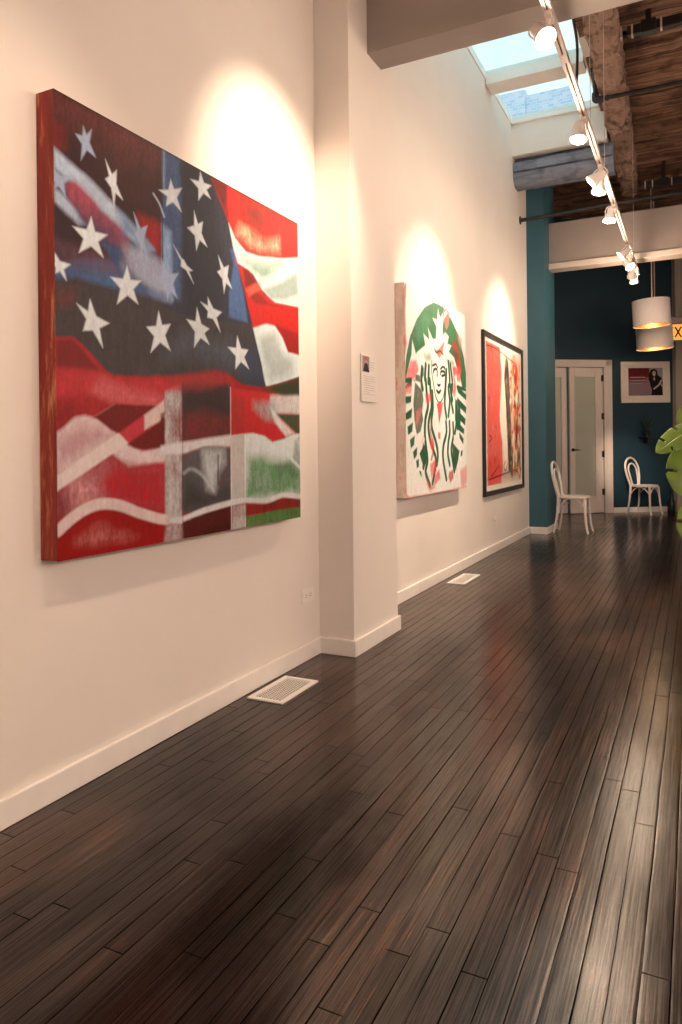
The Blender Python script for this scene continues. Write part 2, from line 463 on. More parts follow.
# skylight: shaft walls, frame, bars and panes
struct(MB().box(XF - .1, -.86, 8.5, 8.62, 4.555, 4.96).box(XF - .1, -.86, 8.62, 8.80, 4.61, 4.96).box(XF - .1, -.86, 4.1, 4.2, 4.9, 4.96).box(-.93, -.86, 4.2, 8.5, 4.88, 4.96).build('wall_skylight_shaft', M['wall']))
wi = struct(MB().box(XF, -.93, 4.2, 4.28, 4.92, 5.0).box(XF, -.93, 8.46, 8.5, 4.92, 5.0).box(XF, XF + .012, 4.2, 8.5, 4.92, 5.0).box(-.95, -.93, 4.2, 8.5, 4.92, 5.0).build('window_1', M['trim']))
MB().box(XF + .01, -.95, 7.30, 7.55, 4.86, 5.0).build('mullion', M['trim'], wi)
MB().box(XF + .01, -.95, 4.28, 7.30, 4.955, 4.961).build('pane', M['glass'], wi)
MB().box(XF + .01, -.95, 7.55, 8.47, 4.955, 4.961).build('pane', M['glass'], wi)
# neighbouring roof seen through the glass
nb = MB().box(-3.86, -2.28, 16.0, 19, 0, 8.86).box(-3.9, -3.3, 15.96, 19, 0, 8.98)
tag(nb.build('brick_building', M['brick']), 'brick building top, its lilac colour the tint of the skylight glass', 'building')

# double door
fr = MB().box(-.36, -.30, -.13, .012, 0, 2.445).box(.915, .955, -.13, .012, 0, 2.445).box(-.30, .915, -.13, .012, 2.41, 2.445)
fr.box(-.45, -.34, 0, .022, 0, 2.53).box(.94, 1.05, 0, .022, 0, 2.53).box(-.45, 1.05, 0, .022, 2.43, 2.53)
dfr = struct(fr.build('trim_5', M['door'], bevel=.004, xf=BX))
def leaf(name, hinge_s, width, ang, flip, handle):
    """door leaf with a tall frosted pane; x runs from the hinge, y is thickness"""
    rt = BX @ Matrix.Translation((hinge_s, -.05, 0)) @ Matrix.Rotation(ang, 4, 'Z') @ Matrix.Scale(-1 if flip else 1, 4, (1, 0, 0))
    z1 = 2.40; z0 = .01
    m = MB().box(0, .14, -.02, .02, z0, z1).box(width - .085, width, -.02, .02, z0, z1)
    m.box(.14, width - .085, -.02, .02, z0, .27).box(.14, width - .085, -.02, .02, 2.255, z1)
    d = struct(m.build(name, M['door'], bevel=.003, xf=rt))
    MB().box(.135, width - .08, -.005, .005, .26, 2.26).build('pane', M['frost'], d, xf=rt)
    g = MB()
    for (a, bb, c, e) in ((.14, .15, .27, 2.255), (width - .095, width - .085, .27, 2.255)): g.box(a, bb, -.026, .026, c, e)
    g.box(.14, width - .085, -.026, .026, .27, .28).box(.14, width - .085, -.026, .026, 2.245, 2.255)
    g.build('glazing_bead', M['door'], d, xf=rt)
    for z in (.35, .975, 1.60, 2.23):
        MB().box(-.035, .03, .015, .03, z - .05, z + .05).tube([(-.006, .034, z - .055), (-.006, .034, z + .055)], .011, 8).build('hinge', M['hinge'], d, xf=rt)
    if handle:
        h = MB().lathe([(0.001, 0), (.028, 0), (.028, .008), (.012, .012), (.010, .05), (.001, .052)], (width - .05, .02, 1.05), (0, 1, 0), 16)
        h.tube(spline([(width - .05, .065, 1.05), (width - .09, .07, 1.052), (width - .15, .068, 1.045)], 5), [.011] * 6 + [.008] * 5, 8)
        h.build('door_handle', M['hinge'], d, sm=True, xf=rt)
    return d
leaf('door_1', .905, .63, math.radians(-9), True, True)
leaf('door_2', -.29, .56, math.radians(3), False, False)

# painted shapes: kind, colour, outline (s, t), softness or width ...
FLAG = [
 ('p',(150,75,68),[(-0.005,1.015),(0.335,1.023),(0.334,0.946),(0.191,0.919),(0.101,0.953),(0.019,0.941),(-0.008,0.845)],0.08,0.45,0.9),
 ('p',(60,38,38),[(0.019,0.919),(0.1,0.885),(0.19,0.824),(0.332,0.831),(0.33,0.711),(0.188,0.741),(0.071,0.831),(0.003,0.839)],0.05,0.6,0.7),
 ('p',(150,40,34),[(-0.007,0.93),(0.024,0.932),(0.034,0.894),(-0.003,0.868)],0.03,0.7,0.7),
 ('p',(170,40,36),[(0.248,0.806),(0.332,0.805),(0.33,0.704),(0.254,0.746)],0.02,0.8,0.5),
 ('p',(66,66,76),[(0.335,1.023),(0.552,1.018),(0.336,1.176),(0.532,0.99),(0.57,0.947),(0.601,0.893),(0.631,0.837),(0.684,0.681),(0.74,0.588),(0.797,0.431),(0.748,0.42),(0.668,0.427),(0.614,0.448),(0.552,0.456),(0.456,0.431),(0.319,0.419),(0.319,0.42),(0.335,1.002)],0.003,1,0.5),
 ('p',(92,108,135),[(0.335,1.002),(0.4,1.001),(0.404,0.786),(0.398,0.627),(0.329,0.614)],0.012,0.8,0.6),
 ('p',(170,180,195),[(0.332,0.805),(0.362,0.796),(0.367,0.621),(0.329,0.614)],0.012,0.7,0.5),
 ('p',(150,160,175),[(0.333,1.007),(0.344,1.006),(0.343,0.898),(0.332,0.894)],0.003,0.8,0.5),
 ('p',(50,50,58),[(0.42,1.003),(0.507,0.993),(0.551,0.938),(0.58,0.776),(0.567,0.574),(0.412,0.551)],0.03,0.6,0.4),
 ('p',(96,118,150),[(0.608,0.683),(0.636,0.78),(0.647,0.782),(0.684,0.698),(0.7,0.616),(0.607,0.616)],0.006,0.85,0.4),
 ('p',(84,110,150),[(0.618,0.814),(0.637,0.825),(0.663,0.746),(0.641,0.755)],0.006,0.8,0.4),
 ('p',(82,70,68),[(-0.001,0.598),(0.054,0.612),(0.18,0.611),(0.359,0.612),(0.322,0.6),(0.422,0.589),(0.595,0.599),(0.717,0.612),(0.75,0.528),(0.795,0.43),(0.748,0.42),(0.668,0.427),(0.614,0.448),(0.552,0.456),(0.456,0.431),(0.319,0.419),(0.165,0.408),(0.141,0.415),(0.107,0.441),(0.073,0.467),(0.047,0.481),(-0.003,0.475)],0.004,0.9,0.4),
 ('p',(130,60,45),[(0.006,0.572),(0.053,0.581),(0.052,0.555),(0.006,0.546)],0.04,0.7,0.6),
 ('p',(120,125,130),[(0.336,0.474),(0.494,0.498),(0.593,0.466),(0.68,0.461),(0.75,0.494),(0.595,0.542),(0.404,0.528)],0.06,0.35,0.6),
 ('p',(66,78,95),[(0.626,0.507),(0.751,0.563),(0.79,0.443),(0.748,0.423),(0.668,0.434)],0.03,0.6,0.5),
 ('p',(96,80,96),[(0.0,0.873),(0.084,0.846),(0.183,0.797),(0.247,0.768),(0.301,0.734),(0.33,0.711),(0.33,0.711),(0.329,0.614),(0.3,0.615),(0.258,0.637),(0.188,0.683),(0.11,0.708),(0.11,0.721),(0.06,0.742),(-0.001,0.766)],0.006,0.9,0.5),
 ('p',(200,196,198),[(0.0,0.873),(0.041,0.86),(0.084,0.846),(0.135,0.822),(0.183,0.797),(0.247,0.768),(0.301,0.734),(0.273,0.727),(0.214,0.74),(0.158,0.764),(0.094,0.797),(0.045,0.816),(-0.001,0.833)],0.01,0.9,0.25),
 ('p',(190,186,190),[(-0.001,0.791),(0.03,0.78),(0.061,0.76),(0.083,0.736),(0.063,0.728),(0.029,0.742),(-0.001,0.76)],0.008,0.9,0.25),
 ('p',(176,176,186),[(0.182,0.727),(0.273,0.723),(0.33,0.711),(0.36,0.698),(0.359,0.622),(0.3,0.625),(0.245,0.653),(0.207,0.692)],0.02,0.8,0.4),
 ('p',(175,85,95),[(0.03,0.812),(0.056,0.823),(0.106,0.8),(0.129,0.78),(0.189,0.761),(0.214,0.74),(0.213,0.702),(0.157,0.716),(0.071,0.75),(0.035,0.778)],0.012,0.95,0.6),
 ('p',(66,70,92),[(0.056,0.767),(0.106,0.764),(0.17,0.756),(0.22,0.723),(0.188,0.706),(0.11,0.713),(0.06,0.742)],0.03,0.6,0.5),
 ('p',(105,130,155),[(0.183,0.797),(0.247,0.768),(0.301,0.734),(0.273,0.723),(0.214,0.746),(0.195,0.744)],0.02,0.7,0.5),
 ('p',(70,45,52),[(-0.002,0.757),(0.05,0.739),(0.071,0.706),(0.054,0.689),(0.028,0.674),(0.0,0.679)],0.012,0.9,0.5),
 ('p',(84,112,140),[(-0.001,0.654),(-0.001,0.598),(0.054,0.612),(0.18,0.611),(0.359,0.612),(0.359,0.637),(0.258,0.637),(0.188,0.673),(0.076,0.66),(0.017,0.633)],0.008,0.8,0.4),
 ('p',(120,80,90),[(0.0,0.677),(0.076,0.684),(0.11,0.682),(0.188,0.678),(0.187,0.645),(0.087,0.632),(0.028,0.631)],0.02,0.6,0.5),
 ('p',(60,95,125),[(0.133,0.706),(0.19,0.711),(0.189,0.66),(0.169,0.664)],0.008,0.8,0.4),
 ('p',(180,165,170),[(0.195,0.721),(0.273,0.723),(0.329,0.696),(0.36,0.673),(0.359,0.622),(0.3,0.62),(0.245,0.648),(0.193,0.67)],0.03,0.6,0.5),
 ('p',(190,42,32),[(0.532,0.993),(0.613,1.002),(0.996,0.999),(1.001,0.885),(0.909,0.859),(0.768,0.832),(0.698,0.828),(0.643,0.853),(0.611,0.889),(0.57,0.94)],0.004,1,0.5),
 ('p',(110,45,40),[(0.527,0.993),(0.603,1.0),(0.601,0.906),(0.566,0.951)],0.012,0.8,0.6),
 ('p',(215,52,42),[(0.609,1.0),(0.667,1.001),(0.67,0.874),(0.643,0.86),(0.609,0.895)],0.005,0.8,0.5),
 ('p',(140,60,42),[(0.678,0.988),(0.795,0.991),(0.794,0.921),(0.711,0.918)],0.04,0.7,0.9),
 ('p',(200,190,150),[(0.666,0.905),(0.746,0.894),(0.793,0.879),(0.883,0.917),(0.883,0.874),(0.793,0.852),(0.71,0.851),(0.654,0.869)],0.03,0.6,1),
 ('p',(226,222,205),[(0.611,0.889),(0.643,0.853),(0.698,0.828),(0.768,0.832),(0.909,0.859),(1.001,0.885),(1.002,0.714),(0.853,0.703),(0.778,0.731),(0.731,0.768),(0.685,0.778),(0.652,0.784),(0.637,0.813)],0.004,1,0.2),
 ('p',(176,186,160),[(0.675,0.809),(0.805,0.827),(0.909,0.852),(0.909,0.833),(0.791,0.776),(0.743,0.772),(0.691,0.786)],0.02,0.8,0.5),
 ('p',(170,172,155),[(0.791,0.733),(0.908,0.786),(0.993,0.833),(1.0,0.76),(0.906,0.721),(0.828,0.709)],0.012,0.8,0.6),
 ('p',(90,130,85),[(0.732,0.789),(0.855,0.803),(0.779,0.766)],0.02,0.5,0.8),
 ('p',(214,46,38),[(0.637,0.812),(0.647,0.776),(0.674,0.779),(0.708,0.776),(0.755,0.746),(0.79,0.719),(0.853,0.703),(1.002,0.714),(1.005,0.555),(0.93,0.553),(0.904,0.597),(0.852,0.628),(0.801,0.628),(0.729,0.603),(0.685,0.712)],0.003,1,0.25),
 ('p',(130,36,28),[(0.68,0.774),(0.708,0.775),(0.752,0.747),(0.69,0.718)],0.006,0.9,0.4),
 ('p',(150,46,36),[(0.707,0.695),(0.754,0.719),(0.828,0.692),(0.906,0.697),(0.742,0.681)],0.006,0.8,0.4),
 ('p',(160,36,30),[(0.852,0.633),(1.006,0.622),(1.005,0.555),(0.93,0.553),(0.904,0.597)],0.008,0.8,0.5),
 ('p',(240,150,120),[(0.69,0.715),(0.767,0.756),(0.784,0.736),(0.707,0.693)],0.006,0.35,0.3),
 ('p',(228,220,205),[(0.729,0.603),(0.801,0.628),(0.852,0.628),(0.897,0.596),(0.93,0.553),(1.004,0.551),(1.006,0.479),(0.901,0.452),(0.822,0.432),(0.797,0.431),(0.763,0.523)],0.004,1,0.15),
 ('p',(180,172,160),[(0.763,0.578),(0.851,0.604),(0.903,0.539),(0.958,0.531),(0.957,0.486),(0.823,0.453),(0.786,0.512)],0.03,0.75,0.9),
 ('p',(150,52,44),[(0.742,0.419),(0.797,0.429),(0.901,0.451),(1.006,0.479),(1.007,0.416),(0.613,0.403),(0.668,0.426)],0.004,1,0.5),
 ('p',(70,80,50),[(0.797,0.416),(0.901,0.441),(1.009,0.461),(1.007,0.412)],0.01,0.7,0.6),
 ('p',(178,36,40),[(-0.003,0.475),(0.047,0.481),(0.073,0.467),(0.107,0.441),(0.141,0.415),(0.165,0.408),(0.319,0.418),(0.455,0.435),(0.551,0.455),(0.612,0.449),(0.666,0.427),(0.777,0.424),(0.769,-0.049),(-0.001,-0.007),(-0.012,0.466)],0.003,1,0.5),
 ('p',(128,26,20),[(0.002,0.468),(0.041,0.477),(0.073,0.454),(0.118,0.415),(0.078,0.413),(0.001,0.41)],0.004,0.8,0.5),
 ('p',(205,62,64),[(0.001,0.409),(0.078,0.412),(0.165,0.405),(0.325,0.414),(0.324,0.335),(0.228,0.33),(0.106,0.36),(0.001,0.345)],0.015,0.8,0.4),
 ('p',(215,120,115),[(0.123,0.397),(0.325,0.369),(0.31,0.344),(0.165,0.342),(0.123,0.353),(0.093,0.365)],0.02,0.5,0.7),
 ('p',(120,22,22),[(0.001,0.321),(0.0,0.275),(0.045,0.315),(0.077,0.329),(0.018,0.338)],0.04,0.6,0.7),
 ('p',(225,190,178),[(-0.001,0.258),(0.0,0.273),(0.023,0.288),(0.05,0.308),(0.077,0.313),(0.111,0.306),(0.151,0.282),(0.188,0.262),(0.207,0.245),(0.252,0.231),(0.33,0.243),(0.365,0.248),(0.329,0.2),(0.293,0.2),(0.206,0.194),(0.139,0.237),(0.104,0.223),(-0.001,0.183)],0.006,1,0.25),
 ('p',(190,120,115),[(-0.001,0.254),(0.049,0.28),(0.116,0.29),(0.157,0.266),(0.076,0.237),(-0.001,0.195)],0.03,0.6,0.6),
 ('p',(180,95,95),[(-0.002,0.148),(0.138,0.223),(0.206,0.194),(0.329,0.197),(0.327,0.085),(0.224,0.098),(0.18,0.108),(0.125,0.115),(0.079,0.11),(0.036,0.092),(0.0,0.07)],0.02,0.9,0.7),
 ('p',(190,35,45),[(0.162,0.191),(0.329,0.195),(0.327,0.085),(0.264,0.09),(0.149,0.118),(0.12,0.156)],0.03,0.85,0.6),
 ('p',(130,30,36),[(0.003,0.141),(0.037,0.143),(0.031,0.092),(0.002,0.074)],0.02,0.8,0.7),
 ('p',(215,150,140),[(0.037,0.164),(0.103,0.17),(0.119,0.12),(0.079,0.11),(0.036,0.096)],0.04,0.6,1),
 ('p',(232,200,184),[(-0.001,0.183),(0.176,0.275),(0.207,0.252),(-0.002,0.148)],0.003,1,0.08),
 ('p',(225,170,160),[(-0.001,0.26),(0.165,0.342),(0.169,0.338),(-0.001,0.253)],0.004,0.5,0.2),
 ('p',(128,22,20),[(0.099,0.308),(0.165,0.342),(0.306,0.344),(0.176,0.275),(0.151,0.283),(0.111,0.306)],0.003,1,0.5),
 ('p',(205,66,74),[(0.179,0.275),(0.26,0.321),(0.26,0.281),(0.207,0.252)],0.004,1,0.3),
 ('p',(228,190,175),[(0.26,0.318),(0.331,0.361),(0.335,0.316),(0.26,0.283)],0.004,1,0.2),
 ('p',(128,24,22),[(0.207,0.249),(0.334,0.312),(0.333,0.243),(0.266,0.234),(0.226,0.239)],0.004,1,0.5),
 ('p',(196,176,164),[(0.334,0.384),(0.399,0.409),(0.395,-0.007),(0.329,-0.004)],0.004,0.9,0.7),
 ('p',(205,60,56),[(0.319,0.402),(0.4,0.414),(0.399,0.388),(0.318,0.38)],0.01,0.8,0.4),
 ('p',(150,40,36),[(0.367,0.326),(0.399,0.339),(0.397,0.258),(0.357,0.269)],0.02,0.7,1),
 ('p',(120,80,70),[(0.331,0.045),(0.395,0.045),(0.395,-0.007),(0.33,-0.003)],0.02,0.7,0.9),
 ('p',(120,20,18),[(0.317,0.325),(0.332,0.331),(0.33,0.244),(0.316,0.241)],0.004,0.9,0.4),
 ('p',(86,62,58),[(0.402,0.402),(0.456,0.413),(0.614,0.426),(0.611,0.275),(0.4,0.253)],0.004,1,0.5),
 ('p',(180,60,58),[(0.337,0.42),(0.456,0.438),(0.551,0.458),(0.612,0.449),(0.641,0.402),(0.588,0.418),(0.475,0.391),(0.402,0.391)],0.014,0.8,0.4),
 ('p',(150,48,46),[(0.41,0.328),(0.492,0.349),(0.612,0.317),(0.611,0.275),(0.4,0.253)],0.03,0.6,0.7),
 ('p',(64,52,50),[(0.41,0.398),(0.593,0.412),(0.591,0.335),(0.41,0.34)],0.03,0.6,0.5),
 ('p',(226,205,192),[(0.316,0.244),(0.4,0.254),(0.611,0.275),(0.61,0.24),(0.539,0.243),(0.49,0.241),(0.399,0.221),(0.316,0.224)],0.006,1,0.2),
 ('p',(110,98,92),[(0.399,0.221),(0.49,0.241),(0.61,0.24),(0.608,0.081),(0.487,0.066),(0.397,0.068)],0.006,1,0.6),
 ('p',(70,62,60),[(0.403,0.165),(0.488,0.114),(0.588,0.12),(0.606,0.094),(0.487,0.072),(0.401,0.073)],0.04,0.8,0.6),
 ('p',(205,192,180),[(0.481,0.228),(0.579,0.241),(0.578,0.197),(0.548,0.16),(0.536,0.111),(0.498,0.125),(0.489,0.174)],0.025,0.8,0.5),
 ('l',(215,205,195),[(0.403,0.172),(0.434,0.182),(0.479,0.163),(0.527,0.118)],0.006,0.01,0.6,0.4),
 ('l',(55,45,42),[(0.55,0.216),(0.549,0.135)],0.006,0.006,0.8,0.4),
 ('p',(206,52,50),[(0.611,0.413),(1.013,0.405),(1.01,0.284),(0.953,0.282),(0.898,0.266),(0.831,0.255),(0.782,0.275),(0.723,0.283),(0.613,0.272)],0.004,1,0.35),
 ('p',(222,205,190),[(0.822,0.401),(1.013,0.418),(1.012,0.352),(0.847,0.346),(0.821,0.372)],0.01,0.9,0.4),
 ('p',(80,92,58),[(0.847,0.346),(1.012,0.348),(1.01,0.287),(0.982,0.285),(0.919,0.315)],0.004,1,0.5),
 ('p',(64,72,46),[(0.822,0.428),(1.009,0.476),(1.007,0.416),(0.9,0.412)],0.01,0.85,0.5),
 ('p',(170,160,148),[(0.724,0.381),(0.847,0.38),(0.872,0.318),(0.795,0.323),(0.724,0.354)],0.02,0.7,0.7),
 ('p',(230,215,200),[(0.821,0.365),(0.859,0.342),(0.967,0.285),(0.911,0.272),(0.846,0.317)],0.008,0.8,0.3),
 ('p',(170,60,50),[(0.615,0.387),(0.679,0.384),(0.681,0.279),(0.613,0.272)],0.012,0.6,0.8),
 ('p',(226,214,198),[(0.613,0.272),(0.723,0.283),(0.782,0.275),(0.831,0.255),(0.898,0.266),(0.953,0.282),(1.01,0.285),(1.009,0.07),(0.894,0.085),(0.791,0.074),(0.684,0.081),(0.61,0.073)],0.004,1,0.2),
 ('p',(116,146,98),[(0.689,0.207),(0.769,0.219),(0.87,0.19),(0.951,0.188),(1.008,0.148),(1.007,0.081),(0.894,0.088),(0.791,0.081),(0.687,0.085)],0.03,0.85,0.8),
 ('p',(90,110,70),[(0.843,0.183),(0.875,0.132),(0.909,0.167),(0.95,0.129),(1.007,0.141),(1.009,0.216),(0.988,0.254),(1.01,0.277),(0.967,0.261),(0.951,0.188)],0.015,0.5,1),
 ('l',(228,218,200),[(0.877,0.239),(1.008,0.163)],0.012,0.006,0.8,0.3),
 ('p',(205,180,165),[(0.613,0.272),(0.681,0.278),(0.678,0.0),(0.612,-0.003)],0.004,0.85,0.7),
 ('l',(236,225,212),[(0.681,0.273),(0.678,0.0)],0.005,0.003,0.8,0.2),
 ('l',(230,210,196),[(0.329,0.052),(0.397,0.05),(0.487,0.066),(0.608,0.078),(0.684,0.079),(0.791,0.07),(0.894,0.081),(1.006,0.068)],0.018,0.005,1,0.2),
 ('p',(104,34,24),[(0.397,0.045),(0.487,0.058),(0.607,0.069),(0.609,-0.002),(0.395,-0.003)],0.004,1,0.7),
 ('p',(50,26,18),[(0.487,0.005),(0.609,0.024),(0.609,-0.002),(0.487,-0.001)],0.02,0.7,0.7),
 ('p',(158,50,38),[(0.61,0.069),(0.684,0.072),(0.79,0.063),(0.894,0.074),(1.009,0.06),(1.009,0.032),(0.683,0.033),(0.609,0.03)],0.005,0.9,0.6),
 ('p',(108,132,74),[(0.683,0.031),(0.841,0.035),(1.009,0.035),(1.012,-0.001),(0.683,-0.001)],0.005,1,0.8),
 ('p',(200,180,165),[(0.612,0.068),(0.679,0.068),(0.678,-0.001),(0.612,-0.003)],0.006,0.6,0.8),
 ('p',(166,24,20),[(-0.001,0.056),(0.036,0.078),(0.079,0.1),(0.125,0.106),(0.173,0.098),(0.224,0.074),(0.291,0.055),(0.334,0.049),(0.313,0.053),(0.396,0.039),(0.397,-0.003),(0.313,-0.002),(0.004,-0.005),(-0.007,-0.004)],0.003,1,0.3),
 ('l',(228,192,178),[(0.001,0.065),(0.036,0.087),(0.079,0.106),(0.125,0.113),(0.18,0.104),(0.237,0.083),(0.306,0.062),(0.338,0.056)],0.026,0.005,1,0.15),
 ('p',(215,140,125),[(0.046,0.035),(0.119,0.057),(0.154,0.044),(0.236,0.025),(0.118,0.026)],0.03,0.5,1.2),
 ('p',(190,172,160),[(0.332,0.079),(0.395,0.074),(0.394,-0.004),(0.33,-0.003)],0.01,0.5,0.9),
 ('l',(60,40,40),[(0.334,1.007),(0.331,0.711)],0.003,0.002,0.8,0),
 ('l',(90,50,50),[(0.402,0.409),(0.397,-0.003)],0.003,0.002,0.6,0),
 ('l',(240,220,205),[(0.611,0.413),(0.609,-0.002)],0.004,0.002,0.6,0.3),
 ('l',(200,196,196),[(0.3,0.874),(0.321,0.856),(0.338,0.828)],0.006,0.003,0.8,0),
]
STARS = [
 ([(0.08,0.953),(0.104,0.955),(0.115,0.896),(0.072,0.873),(0.058,0.927)],(180,176,184)),
 ([(0.143,0.903),(0.178,0.89),(0.196,0.826),(0.168,0.801),(0.142,0.857)],(232,218,206)),
 ([(-0.01,0.834),(0.054,0.834),(0.03,0.78),(0.0,0.789),(-0.016,0.803)],(180,176,184)),
 ([(0.1,0.758),(0.147,0.73),(0.134,0.675),(0.064,0.668),(0.047,0.722)],(232,218,206)),
 ([(0.231,0.807),(0.277,0.788),(0.273,0.717),(0.259,0.689),(0.233,0.757)],(180,176,184)),
 ([(-0.008,0.661),(0.041,0.637),(0.03,0.6),(0.001,0.609),(-0.013,0.626)],(232,218,206)),
 ([(0.208,0.673),(0.254,0.647),(0.243,0.588),(0.174,0.575),(0.155,0.635)],(232,218,206)),
 ([(0.094,0.572),(0.15,0.527),(0.13,0.468),(0.073,0.498),(0.056,0.556)],(232,218,206)),
 ([(0.314,0.584),(0.358,0.558),(0.357,0.488),(0.284,0.475),(0.271,0.537)],(232,218,206)),
 ([(0.327,0.718),(0.391,0.696),(0.386,0.628),(0.348,0.615),(0.294,0.665)],(180,176,184)),
 ([(0.364,0.934),(0.407,0.924),(0.405,0.86),(0.346,0.858),(0.319,0.89)],(232,218,206)),
 ([(0.484,0.995),(0.531,0.972),(0.529,0.934),(0.475,0.913),(0.442,0.96)],(232,218,206)),
 ([(0.456,0.879),(0.493,0.86),(0.511,0.795),(0.464,0.773),(0.428,0.825)],(232,218,206)),
 ([(0.372,0.765),(0.412,0.736),(0.447,0.715),(0.451,0.681),(0.4,0.716)],(232,218,206)),
 ([(0.56,0.784),(0.609,0.767),(0.624,0.702),(0.585,0.68),(0.555,0.736)],(232,218,206)),
 ([(0.511,0.656),(0.574,0.625),(0.567,0.566),(0.508,0.599),(0.48,0.637)],(232,218,206)),
 ([(0.464,0.619),(0.517,0.569),(0.516,0.525),(0.45,0.508),(0.421,0.58)],(232,218,206)),
 ([(0.647,0.568),(0.702,0.533),(0.706,0.475),(0.636,0.468),(0.6,0.529)],(232,218,206)),
]
